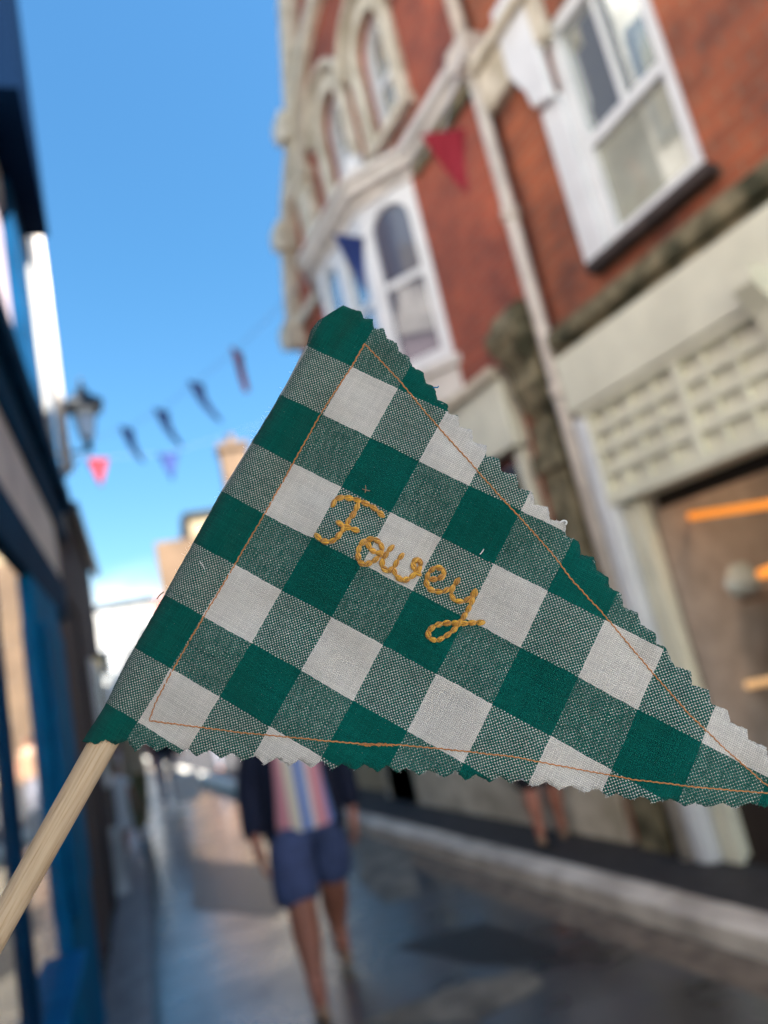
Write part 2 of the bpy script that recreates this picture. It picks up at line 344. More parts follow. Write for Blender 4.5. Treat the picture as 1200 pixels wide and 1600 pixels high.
jm = [mat('jar_amber', (.42, .17, .03), .3), mat('jar_brown', (.10, .05, .03), .4), mat('jar_cream', (.60, .52, .38), .4), mat('jar_green', (.10, .15, .09), .3)]
zs = wx(1115, 905, D+.7).z-.163
for z_, xs_ in ((zs, D+1.1), (zs-.55, D+1.15)):
    if z_ < zs: MB().box(D+.9, D+1.5, .1, 3.25, z_-.03, z_-.003).build('wall_shelf', M['wood_in'], A)
    for k in range(13):
        h_ = random.uniform(.12, .26); r_ = random.uniform(.04, .075); y_ = 3.1-k*.22+random.uniform(-.03, .03)
        jr = MB().lathe((xs_, y_, z_), [(r_*.9, 0), (r_, .02), (r_, h_*.7), (r_*.55, h_*.85), (r_*.6, h_)], 12).build('jar', jm[random.randrange(4)], None, True)
        tag(jr, 'jar or bottle standing in a row on the shelves inside the right hand shop', 'jar', 'jars on the shop shelves')
cl_ = MB().lathe((_l.x, _l.y, _l.z-.08), [(.03, 0), (.07, .02), (.085, .08), (.05, .14), (.008, .16), (.006, .9)], 16).build('paper_lantern', mat('pale_shade', (.7, .65, .5), .8, emit=(1, .85, .55), estr=.12), None, True)
tag(cl_, 'small pale round shade lamp hanging inside the shop by the cream window frame', 'lamp')
tb2 = MB().tube([wx(1105, 1082, D+.45), wx(1280, 1050, D+.45)], .025, 8).build('shelf_light', M['glow']); tag(tb2, 'amber shelf light low on the front of the shop counter', 'light')

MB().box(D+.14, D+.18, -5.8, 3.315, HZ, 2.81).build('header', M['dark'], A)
MB().tube([wx(1188, 898, D+.35), wx(1300, 850, D+.35)], .03, 10).build('amber_glow_light', M['tube']); tag(bpy.data.objects['amber_glow_light'], 'short orange light at the right picture edge beside the cloche', 'light')
MB().box(D+.03, D+.08, 1.62, 1.70, .62, 2.28).build('glazing_post', M['wood_in'], A)
# downpipe between the two buildings
dp = empty('downpipe', (D-.08, 3.64, 0), 'cream cast iron rainwater pipe running down between the two brick buildings', 'drainpipe')
MB().tube([(D-.09, 3.66, .1), (D-.09, 3.66, 3.3), (D-.09, 3.65, 5.85)], .05, 14).build('lower_pipe', M['pipe'], dp, True)
MB().tube([(D-.09, 3.65, 6.05), (D-.09, 3.64, 9.3)], .055, 14).build('upper_pipe', M['pipe'], dp, True)
MB().prism([(D-.20, 3.55, 5.86), (D-.20, 3.75, 5.86), (D-.20, 3.79, 6.08), (D-.20, 3.51, 6.08)], (.2, 0, 0)).build('hopper', M['pipe'], dp, bevel=.01)
for z in (1.4, 3.2, 4.6, 7.3): MB().tube([(D-.09, 3.655, z-.04), (D-.09, 3.655, z+.04)], .066, 14).build('collar', M['pipe'], dp)

# ================================================================== RIGHT: gabled brick building with bay
B = empty('gabled_brick_building', (D, 6, 0), 'red brick gabled building with stone arches and a white canted bay, left of the pipe', 'building')
cst = [wx(455, 0, D-.02), wx(462, 150, D-.02), wx(455, 330, D-.02), wx(462, 420, D-.02), wx(485, 560, D-.02)]
gable = [(3.70, 0), (8.20, 0), (8.20, 5.9), (8.05, 6.5), (7.75, 7.2), (7.55, 7.5), (7.0, 8.0), (6.75, 8.6), (6.35, 9.6), (6.15, 10.4), (5.8, 10.9), (5.4, 10.9), (5.0, 10.4), (3.70, 9.2)]
W = [(4.72, 5.26, 6.50, 7.75), (5.76, 6.30, 6.55, 7.80)]
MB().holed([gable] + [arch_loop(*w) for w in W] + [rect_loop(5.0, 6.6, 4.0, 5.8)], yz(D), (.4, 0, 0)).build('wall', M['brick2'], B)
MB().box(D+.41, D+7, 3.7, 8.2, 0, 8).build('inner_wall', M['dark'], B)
MB().prism([(D+.40, 3.7, 8.01), (D+.40, 8.15, 8.01), (D+.40, 5.9, 10.3)], (7, 0, 0)).build('roof', M['slate'], B)
for wi, (y0, y1, z0, z1) in enumerate(W):
    x = D+.10; c = (y0+y1)/2; w = (y1-y0)/2
    ring = arch_loop(y0, y1, z0, z1); inn = arch_loop(y0+.09, y1-.09, z0+.09, z1-.09)
    f = MB().holed([ring, inn], yz(x-.03), (.08, 0, 0)).box(x-.02, x+.03, y0+.09, y1-.09, (z0+z1)/2-.08, (z0+z1)/2).build('window', M['white'], B)
    MB().holed([arch_loop(y0+.04, y1-.04, z0+.04, z1-.04)], yz(x+.02), (.01, 0, 0)).build('pane', M['glassw'], f)
    # stone surround
    MB().holed([[(a, max(b, z0-.02)) for a, b in arch_loop(y0-.17, y1+.17, z0-.02, z1+.17)], arch_loop(y0-.002, y1+.002, z0, z1+.002)], yz(D-.07-.006*wi), (.075, 0, 0)).build('stone_surround', M['stone'], f, bevel=.012)
    MB().holed([[(c+(w+.285)*math.cos(PI*i/12), z1-w+(w+.285)*math.sin(PI*i/12)) for i in range(13)] + [(c+(w+.22)*math.cos(PI*i/12), z1-w+(w+.22)*math.sin(PI*i/12)) for i in range(12, -1, -1)]], yz(D-.14-.006*wi), (.145, 0, 0)).build('hood_mould', M['stone'], f, bevel=.012)
    MB().box(D-.12, D+.05, y0-.2, y1+.2, z0-.13, z0-.022).build('sill', M['stone'], f, bevel=.01)
# great relieving arch
def band(cy, cz, r0, r1, a0, a1, x0, x1, n=16):
    return MB().holed([[(cy+r1*math.cos(a0+(a1-a0)*i/n), cz+r1*math.sin(a0+(a1-a0)*i/n)) for i in range(n+1)] + [(cy+r0*math.cos(a0+(a1-a0)*i/n), cz+r0*math.sin(a0+(a1-a0)*i/n)) for i in range(n, -1, -1)]], yz(x0), (x1-x0, 0, 0))
band(5.52, 7.35, 1.36, 1.56, 0, PI, D-.12, D+.003).build('stone_arch', M['stone'], B, bevel=.015)
band(5.52, 7.35, 1.64, 1.70, 0, PI, D-.06, D+.003).build('stone_arch', M['stone'], B, bevel=.008)
MB().box(D-.13, D+.002, 6.80, 7.16, 6.45, 7.34).build('pier', M['stone'], B, bevel=.02)
MB().box(D-.18, D+.002, 6.75, 7.22, 7.345, 7.50).build('pier_capital', M['stone'], B, bevel=.02)
# coping along the gable
edge = gable[2:13]; k = len(edge)
cp = MB()
for i in range(k-1):
    a = Vector((0, *edge[i])); b = Vector((0, *edge[i+1])); t = (b-a).normalized(); nn = Vector((0, t.z, -t.y))
    a = a + Vector((D-.16, 0, 0)); b = b + Vector((D-.16, 0, 0))
    cp.prism([a-nn*.16, b-nn*.16, b+nn*.05, a+nn*.05], (.55, 0, 0))
cp.build('gable_coping', M['stone'], B, bevel=.012)
for (y, z) in ((7.0, 8.15), (7.75, 7.15), (8.12, 5.95)):
    MB().prism([(D-.26, y-.16, z-.22), (D-.26, y+.12, z-.14), (D-.26, y+.16, z+.05), (D-.26, y+.10, z+.14), (D-.26, y-.18, z+.16)], (.6, 0, 0)).build('kneeler', M['stone'], B, bevel=.02)
# string course from the pipe to the bay, with white moulded cornice
MB().box(D-.14, D, 3.72, 4.75, 6.00, 6.10).box(D-.09, D, 3.72, 4.75, 5.90, 5.998).build('string_course', M['offwhite'], B, bevel=.01)
MB().box(D-.055, D, 3.74, 4.75, 5.78, 5.898).build('dentil_band', M['moss'], B)
MB().box(D-.10, D, 7.2, 8.2, 6.0, 6.12).build('string_course', M['stone'], B)
# canted bay
bay = empty('bay_window', (3.3, 5.9, 4), None, None); bay.parent = B
del_ = Vector((D, 6, 0)); bay.location = Vector((3.3, 5.9, 4)) - del_
pl = [(D, 4.88), (3.17, 5.42), (3.15, 6.55), (D, 7.15)]
def off_poly(d):
    q = [(D, pl[0][1]-d*1.2), (pl[1][0]-d*.85, pl[1][1]-d*.5), (pl[2][0]-d*.85, pl[2][1]+d*.5), (D, pl[3][1]+d*1.2)]
    return q
bm_ = []
def slab(d, z0, z1, name, m): 
    return MB().prism([(a, b, z0) for a, b in off_poly(d)], (0, 0, z1-z0)).build(name, M[m], B, bevel=.01)
slab(.02, 3.72, 3.98, 'bay_base', 'offwhite'); slab(.07, 3.982, 4.07, 'bay_sill', 'offwhite')
slab(.04, 5.86, 5.958, 'bay_frieze', 'offwhite'); slab(.14, 5.96, 6.06, 'bay_cornice', 'offwhite'); slab(.19, 6.062, 6.13, 'bay_cornice', 'offwhite')
slab(.10, 6.132, 6.17, 'bay_roof', 'slate')
MB().prism([(a, b, 3.717) for a, b in off_poly(.0)], (0, 0, -.1)).build('bay_corbel', M['stone'], B, bevel=.01)
MB().lathe((3.22, 5.35, 6.17), [(.07, 0), (.1, .04), (.12, .13), (.09, .22), (.03, .27)], 14).build('ball_finial', M['white'], B, True)
def facet(a, b, arches, name):
    a = Vector((*a, 0)); b = Vector((*b, 0)); t = (b-a); L_ = t.length; t.normalize(); n_ = Vector((t.y, -t.x, 0))
    if n_.x > 0: n_ = -n_
    f3 = lambda p, q: a + t*p + Vector((0, 0, q))
    g_ = .05; holes = []; w = (L_-.16-(arches-1)*.12)/arches
    for k in range(arches):
        p0 = .08+g_*0+k*(w+.12); holes.append(arch_loop(p0+.03, p0+w-.03, 4.2, 5.76))
    w_ = MB().holed([[(0.0, 4.072), (L_, 4.072), (L_, 5.858), (0.0, 5.858)]] + holes, f3, -n_*.08)
    fr = w_.build(name, M['white'], B)
    for h in holes:
        p0, p1 = h[0][0], h[1][0]
        MB().prism([f3(p0, 4.2)-n_*.04, f3(p1, 4.2)-n_*.04, f3(p1, 5.76)-n_*.04, f3(p0, 5.76)-n_*.04], -n_*.01).build('pane', M['glassw'] if name == 'bay_front' else M['paneg'], fr)
        MB().prism([f3(p0, 4.95)-n_*.02, f3(p1, 4.95)-n_*.02, f3(p1, 5.02)-n_*.02, f3(p0, 5.02)-n_*.02], -n_*.018).build('sash_bar', M['white'], fr)
M['paneg'] = mat('greyish_pane', (.10, .10, .13), .05, spec=1, coat=1)
facet(pl[0], pl[1], 1, 'bay_side'); facet(pl[1], pl[2], 2, 'bay_front'); facet(pl[2], pl[3], 1, 'bay_side')
COL.objects.unlink(bay); bpy.data.objects.remove(bay)
# carved mossy console and pilaster beside the pipe
MB().prism([(D-.02, 3.78, 3.95), (D-.10, 3.78, 4.0), (D-.21, 3.78, 3.92), (D-.25, 3.78, 3.75), (D-.21, 3.78, 3.6), (D-.13, 3.78, 3.5), (D-.16, 3.78, 3.35), (D-.10, 3.78, 3.2), (D-.02, 3.78, 3.1)], (0, .30, 0)).build('carved_console', M['moss'], B, smooth=False, bevel=.02)
MB().tube([(D-.15, 3.76, 3.76), (D-.15, 4.10, 3.76)], .125, 16).build('console_scroll', M['moss'], B)
MB().box(D-.10, D, 3.80, 4.06, .1, 3.09).box(D-.14, D, 3.77, 4.09, 2.7, 2.85).box(D-.14, D, 3.77, 4.09, 1.5, 1.58).build('pilaster', M['moss'], B, bevel=.015)
MB().box(D-.16, D, 4.2, 8.2, 3.0, 3.55).build('shop_fascia', M['cream'], B, bevel=.01)
MB().box(D-.22, D, 4.2, 8.2, 3.56, 3.64).build('shop_cornice', M['stone'], B, bevel=.01)
MB().box(D-.05, D-.002, 4.2, 8.2, .1, .75).build('stall_riser', M['stone'], B)
MB().box(D-.04, D-.004, 4.3, 7.2, .78, 2.9).build('shop_window', M['glass'], B)
for y in (4.22, 5.2, 6.2, 7.2): MB().box(D-.09, D-.0, y, y+.09, .76, 2.98).build('shop_post', M['cream'], B)
MB().box(D-.05, D-.002, 7.4, 8.1, .1, 2.6).build('door', mat('brown_door', (.12, .05, .03), .5), B)

# further buildings along the right side, behind the pennant
def simple_house(name, x, y0, y1, h, m, label, rows, cols, w=6, roof='slate', side=True, rh=1.6):
    o = empty(name, (x, (y0+y1)/2, 0), label, 'building')
    MB().box(x, x+w, y0, y1, 0, h).build('wall', M[m], o)
    MB().prism([(x-.12, y0, h+.003), (x+w+.12, y0, h+.003), (x+w/2, y0, h+rh)], (0, y1-y0, 0)).build('roof', M[roof], o)
    for r_ in range(rows):
        for c in range(cols):
            yc = y0+(c+.5)*(y1-y0)/cols; z = 1.0+r_*2.7
            f = MB().box(x-.06, x-.003, yc-.5, yc+.5, z, z+1.5).build('window', M['white'], o)
            MB().box(x-.075, x-.062, yc-.4, yc+.4, z+.1, z+1.4).build('pane', M['glass'], f)
    return o
hB1 = simple_house('terraced_house', D+.1, 8.3, 11.6, 5.2, 'render2', 'cream rendered house just beyond the gabled brick building', 2, 3)
hB2 = simple_house('terraced_house', D+5, 14, 20, 4.6, 'brick', 'low red brick house between the cream house and the ochre house', 2, 3)

# far houses closing the view
def block(name, p0, p1, depth, h, m, label, rows, cols, roof='slate', rh=2.0, z0=0):
    """house whose front runs between two ground points (left, right) and faces the camera"""
    a = Vector((p0[0], p0[1], 0)); b = Vector((p1[0], p1[1], 0)); t = (b-a); Lw = t.length; t.normalize(); n = Vector((-t.y, t.x, 0))
    o = empty(name, (a+b)/2, label, 'building'); f = lambda p: a + t*p.x + n*p.y + Vector((0, 0, p.z))
    holes = []
    MB(f).box(0, Lw, 0, depth, z0, h).build('wall', M[m], o)
    MB(f).prism([(-.2, -.25, h+.004), (-.2, depth+.25, h+.004), (-.2, depth/2, h+rh)], (Lw+.4, 0, 0)).build('roof', M[roof], o)
    for r_ in range(rows):
        for c in range(cols):
            xc = (c+.5)*Lw/cols; z = .9+r_*2.8
            w = MB(f).box(xc-.5, xc+.5, -.06, -.004, z, z+1.5).build('window', M['white'], o)
            MB(f).box(xc-.4, xc+.4, -.075, -.062, z+.1, z+1.4).build('pane', M['glass'], w)
    return o, f
o1, f1 = block('ochre_house', (6.2, 30), (13, 29), 7, 9.3, 'render2', 'tall cream house with a square parapet beyond the pennant hem', 3, 4, 'slate', .6)
MB(f1).box(-1.5, .9, -.3, 2, 0, 8.2).build('corner_turret', M['render3'], o1)
ch = MB(f1).box(1.9, 3.1, 1, 2, 9.0, 12.3).box(1.8, 3.2, .9, 2.1, 12.303, 12.6).build('chimney', M['render3'], o1)
MB(f1).lathe((2.5, 1.5, 12.6), [(.2, 0), (.16, .5), (.2, .55)], 10).build('chimney_pot', M['render3'], ch)
o2, f2 = block('white_cottage', (1.9, 40), (5.6, 39.5), 6, 7.4, 'render', 'bright sunlit white house closing the end of the street', 2, 2, 'slate', .2)
o3, f3 = block('distant_cottage', (5.7, 39.5), (9, 38), 6, 6.6, 'render', 'white house with a red tiled roof beside the sunlit white house', 2, 2, 'redtile', 1.6)
o4, f4 = block('distant_terrace', (-6, 48), (1.8, 46), 6, 6.5, 'render', 'pale house behind the dark left terrace at the end of the street', 2, 3, 'slate', 1.2)

# ================================================================== LEFT: blue shop building
LS = empty('blue_shop_building', Lp(Vector((3, .45, 0))), 'navy and teal painted shop with mauve wall and faded sign board on the left', 'building')
T = .45
MB(Lp).box(-1.2, 6.0, T+.14, T+6, 3.66, 6.0).build('upper_wall', M['mauve'], LS)
MB(Lp).box(-1.2, 6.0, T+.10, T+6, 6.003, 11).build('top_wall', M['render'], LS)
for s0 in (.2, 2.2, 4.0):
    w = MB(Lp).box(s0, s0+.9, T+.05, T+.098, 6.8, 8.4).build('window', M['navy'], LS); MB(Lp).box(s0+.1, s0+.8, T+.035, T+.048, 6.9, 8.3).build('pane', M['glassw'], w)
MB(Lp).box(6.003, 6.85, T+.04, T+6, 3.66, 11.5).build('navy_panel', M['navy'], LS)
MB(Lp).box(-1.2, 7.5, T+6.01, T+6.1, 0, 12).build('back_wall', M['mauve'], LS)
MB(Lp).box(6.853, 7.15, T, T+6, 3.4, 11.5).build('quoin_pilaster', mat('cream_quoin_paint', (.36, .34, .30), .7, var=.3, vscale=2), LS)
MB(Lp).box(-1.2, 5.85, T, T+.2, 2.70, 3.17).build('sign_board', M['signboard'], LS, bevel=.01)
MB(Lp).box(-1.2, 6.5, T-.10, T+.3, 3.42, 3.60).box(-1.2, 6.5, T-.03, T+.3, 3.173, 3.417).build('cornice', M['navy'], LS, bevel=.015)
MB(Lp).box(-1.2, 5.85, T-.02, T+.2, 2.42, 2.697).build('window_head', M['navy'], LS, bevel=.01)
MB(Lp).box(3.85, 5.05, T-.02, T+.3, 0, 2.417).box(4.0, 4.9, T-.045, T-.022, .8, 2.2).build('end_pilaster', M['teal'], LS, bevel=.012)
MB(Lp).box(2.80, 2.93, T-.01, T+.12, .7, 2.417).build('mullion', M['navy'], LS, bevel=.01)
MB(Lp).box(1.4, 1.55, T-.01, T+.15, .7, 2.417).build('mullion', M['navy'], LS, bevel=.01)
MB(Lp).box(-1.2, 3.85, T+.012, T+.022, .7, 2.417).build('shop_window', M['glassw'], LS)
MB(Lp).box(-1.2, 3.848, T, T+.2, .0, .62).build('stall_riser', M['teal'], LS, bevel=.01)
MB(Lp).box(-1.2, 3.848, T-.08, T+.2, .622, .70).build('window_ledge', M['teal'], LS, bevel=.012)
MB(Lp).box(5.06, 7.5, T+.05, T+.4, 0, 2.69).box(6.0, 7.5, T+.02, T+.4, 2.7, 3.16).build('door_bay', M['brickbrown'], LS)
# oriel high up: navy with white sash
orl = MB(Lp).box(5.0, 6.85, .26, T+.1, 6.35, 11).build('oriel', mat('dark_navy_cladding', (.001, .008, .026), .8, spec=.02), LS)
pp = empty('white_downpipe', Lp(Vector((7.2, .37, 0))), 'white rainwater pipe with hopper at the end of the mauve shop wall', 'drainpipe')
MB(Lp).tube([(7.15, .38, 4.0), (7.15, .38, 6.9)], .05, 12).build('pipe', M['signboard'], pp, True)
MB(Lp).prism([(7.0, .30, 6.9), (7.3, .30, 6.9), (7.38, .30, 7.25), (6.92, .30, 7.25)], (0, .14, 0)).build('hopper', M['offwhite'], pp)

LN = empty('bounce_townhouse', Lp(Vector((-7, .45, 0))), 'unseen white townhouse added on the left before the blue shop to bounce sunlight', 'building')  # out of view, added in white to throw sunlight back into the street
MB(Lp).box(-16, -1.22, T-.02, T+6, 0, 9).build('wall', M['render'], LN)
for k in range(4):
    for z in (1, 3.8, 6.4):
        w = MB(Lp).box(-15+k*3.5, -14+k*3.5, T-.08, T-.023, z, z+1.5).build('window', M['white'], LN); MB(Lp).box(-14.9+k*3.5, -14.1+k*3.5, T-.095, T-.082, z+.1, z+1.4).build('pane', M['glass'], w)
# dark lower buildings further down on the left
LT = empty('dark_brick_terrace', Lp(Vector((12, .5, 0))), 'low dark brown terrace in shade beyond the blue shop, left side of the street', 'building')
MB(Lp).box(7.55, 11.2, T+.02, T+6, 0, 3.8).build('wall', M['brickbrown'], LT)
MB(Lp).prism([(7.52, T-.10, 3.803), (7.52, T+6.1, 3.803), (7.52, T+3, 5.3)], (3.75, 0, 0)).build('roof', M['slate'], LT)
MB(Lp).box(7.52, 11.25, T-.11, T-.02, 3.69, 3.80).build('gutter', M['black'], LT)
for k in range(1):
    s0 = 8.2+k*3.2
    w = MB(Lp).box(s0, s0+1.1, T-.03, T+.017, 1.0, 2.3).build('window', M['white'], LT); MB(Lp).box(s0+.1, s0+1, T-.045, T-.032, 1.1, 2.2).build('pane', M['glass'], w)
    if k < 4: MB(Lp).box(s0+1.8, s0+2.6, T-.03, T+.017, .02, 2.1).build('door', mat('rust_door', (.16, .06, .03), .6), LT)

# bracket street lantern
lc = wy(139, 700, 7.9)
ln = empty('street_lantern', lc, 'black Victorian wall lantern on an iron arm above the left terrace', 'street lamp')
wallp = wy(88, 712, 7.7)
MB().tube([wallp-Vector((.3, 0, 0)), wallp, lc+Vector((0, 0, -.02))], .02, 8).build('arm', M['black'], ln)
MB().tube([wallp+Vector((-.05, 0, -.35)), wallp+Vector((.08, 0, -.2)), wallp+Vector((.2, .05, -.03))], .014, 8).build('scroll_brace', M['black'], ln)
MB().lathe(lc, [(.03, -.04), (.05, 0), (.03, .05), (.045, .10)], 10).build('cup', M['black'], ln, True)
MB().lathe(lc, [(.075, .10), (.165, .47)], 4, a0=PI/4).build('glass_panes', M['lampglass'], ln)
fr = MB()
for k in range(4):
    a = PI/4+k*PI/2; fr.tube([lc+Vector((.078*math.cos(a), .078*math.sin(a), .1)), lc+Vector((.17*math.cos(a), .17*math.sin(a), .47))], .009, 6)
fr.build('frame', M['black'], ln)
MB().lathe(lc, [(.27, .46), (.25, .50), (.11, .60), (.07, .64), (.075, .68), (.03, .71), (.02, .76), (.03, .78), (.005, .83)], 4, a0=PI/4).build('roof', M['black'], ln)

# ================================================================== BUNTING
def bunting(name, label):
    return empty(name, (0, 0, 0), label, 'bunting')
BU = bunting('bunting', 'nearer bunting string of larger red, navy and slate blue flags from gable to left terrace')
BU2 = bunting('bunting', 'farther bunting string of two small flags, red and navy, below the street lantern')
def pennon(u, v, dist, length, m, label, grp, lean=0, yaw=0, width=None):
    p = at(u, v, dist); w = (width or length*.66); rr_ = ray(u, v); yaw = -math.atan2(rr_.x, rr_.y)+yaw
    o = MB(); n = 7; fx = Vector((math.cos(yaw), math.sin(yaw), 0)); fn = Vector((-math.sin(yaw), math.cos(yaw), 0))
    vs = []; fs = []
    for side in (0, 1):
        for i in range(n+1):
            tt = i/n; hw = w/2*(1-tt)+.003
            for j in range(5):
                q = -1+j*.5
                vs.append(p + fx*(q*hw + lean*tt*tt*length) + fn*(.03*math.sin(3*tt+q*1.5)+side*.004) + Vector((0, 0, -tt*length)))
    k = (n+1)*5
    for side in (0, 1):
        for i in range(n):
            for j in range(4):
                a = side*k+i*5+j; fs.append((a, a+1, a+6, a+5))
    for i in range(n):
        for j in (0, 4): a = i*5+j; fs.append((a, a+5, a+5+k, a+k))
    o.add(vs, fs); ob = o.build('flag', M[m], grp, True, label); return p
P1 = []
for u, v, d, m, lab, le, yw, w in ((692, 205, 5.4, 'redflag', 'red bunting flag hanging against the brick wall left of the pipe', .12, .1, .30),
                         (545, 368, 6.1, 'navyflag', 'navy bunting flag hanging in front of the white bay window', .08, .3, .26),
                         (370, 547, 8.2, 'redflag', 'dark red bunting flag against the sky, nearest the brick gable', .10, .9, .26),
                         (306, 597, 8.9, 'slateflag', 'slate blue bunting flag next to the dark red one against the sky', .5, .5, .24),
                         (252, 640, 9.6, 'slateflag', 'middle slate blue bunting flag of the three leaning against the sky', .42, .5, .24),
                         (198, 668, 10.3, 'slateflag', 'slate blue bunting flag closest to the street lantern', .35, .5, .24)):
    P1.append(pennon(u, v, d, .48, m, lab, BU, le, yw, w))
a0 = Vector((D-.16, 3.58, 6.0)); b0 = at(92, 705, 12.0)
cd = MB().tube([a0]+P1+[b0], .004, 6).build('cord', M['cord'], BU)
P2 = []
for u, v, d, m, lab in ((152, 716, 13, 'redflag', 'small red bunting flag just below the street lantern'), (263, 708, 13, 'navyflag', 'small navy bunting flag in the farther row against the sky')):
    P2.append(pennon(u, v, d, .50, m, lab, BU2, 0, .1, .36))
cd = MB().tube([at(100, 712, 13)] + P2 + [at(420, 660, 13.2), Vector((D+.1, 12.5, 5.1))], .004, 6).build('cord', M['cord'], BU2)
# ================================================================== PEOPLE
M['skin'] = mat('tanned_skin', (.40, .15, .09), .55, var=.1)
M['skin2'] = mat('pale_skin', (.58, .32, .22), .55)
M['hair'] = mat('brown_hair', (.06, .035, .02), .6); M['greyhair'] = mat('grey_hair', (.35, .34, .32), .6)
M['navycloth'] = mat('navy_jacket_cloth', (.006, .010, .030), .9)
M['denim'] = mat('blue_denim', (.06, .085, .19), .9, var=.25, vscale=20)
M['whitecloth'] = mat('white_cloth', (.75, .74, .72), .9); M['blackcloth'] = mat('black_cloth', (.012, .012, .016), .9)
M['olive'] = mat('olive_cloth', (.13, .12, .05), .9); M['tan'] = mat('tan_cloth', (.45, .34, .22), .9)
M['greyc'] = mat('grey_cloth', (.16, .16, .19), .9); M['leather'] = mat('tan_leather', (.34, .20, .12), .5)
M['shoewhite'] = mat('white_shoe', (.8, .78, .72), .5)
def shirt_mat():
    m = mat('striped_shirt', (.8, .7, .6), .9); n = m.node_tree; b = n.nodes['Principled BSDF']
    t = n.nodes.new('ShaderNodeTexCoord'); s = n.nodes.new('ShaderNodeSeparateXYZ'); n.links.new(t.outputs['Generated'], s.inputs[0])
    r = n.nodes.new('ShaderNodeValToRGB'); e = r.color_ramp.elements; r.color_ramp.interpolation = 'CONSTANT'
    cols = [(0, (.16, .25, .6)), (.12, (.75, .32, .36)), (.30, (.78, .70, .55)), (.44, (.16, .27, .62)), (.56, (.78, .76, .72)), (.62, (.80, .34, .38)), (.80, (.2, .3, .65))]
    e[0].position = 0; e[0].color = (*cols[0][1], 1); e[1].position = cols[1][0]; e[1].color = (*cols[1][1], 1)
    for p, c in cols[2:]: q = e.new(p); q.color = (*c, 1)
    n.links.new(s.outputs['X'], r.inputs[0]); n.links.new(r.outputs[0], b.inputs['Base Color']); return m
M['shirt'] = shirt_mat()

def skinmesh(name, nodes, edges, m, parent, sub=2):
    """nodes: list of (Vector, rx[, ry]); first node is the root"""
    me = bpy.data.meshes.new(name); me.from_pydata([tuple(n[0]) for n in nodes], edges, []); me.update()
    o = bpy.data.objects.new(name, me); COL.objects.link(o); me.materials.append(m)
    md = o.modifiers.new('skin', 'SKIN'); md.use_smooth_shade = True; md.branch_smoothing = .3
    if not me.skin_vertices: 
        bm = bmesh.new(); bm.from_mesh(me); bm.verts.layers.skin.verify(); bm.to_mesh(me); bm.free()
    for i, n in enumerate(nodes):
        sv = me.skin_vertices[0].data[i]; sv.radius = (n[1], n[2] if len(n) > 2 else n[1]); sv.use_root = i == 0
    s = o.modifiers.new('subd', 'SUBSURF'); s.levels = sub; s.render_levels = sub
    o.parent = parent; return o
def loft(name, rings, m, parent, open_=0, thick=0, n=28):
    """stack of ellipses (centre, rx, ry); open_ leaves a gap of that half-angle at the front"""
    vs = []; fs = []; full = open_ == 0
    for c, rx, ry, *oo in rings:
        op = oo[0] if oo else open_
        for j in range(n):
            a = -PI/2 + op + (2*PI-2*op)*(j/n if full else j/(n-1)); vs.append(Vector(c)+Vector((rx*math.cos(a), ry*math.sin(a), 0)))
    k = len(rings)
    for i in range(k-1):
        for j in range(n if full else n-1): fs.append((i*n+j, i*n+(j+1) % n, (i+1)*n+(j+1) % n, (i+1)*n+j))
    me = bpy.data.meshes.new(name); me.from_pydata([tuple(v) for v in vs], [], fs); me.update(); me.shade_smooth(); me.materials.append(m)
    o = bpy.data.objects.new(name, me); COL.objects.link(o); o.parent = parent
    if thick: sd_ = o.modifiers.new('thick', 'SOLIDIFY'); sd_.thickness = thick
    o.modifiers.new('subd', 'SUBSURF').render_levels = 1
    return o

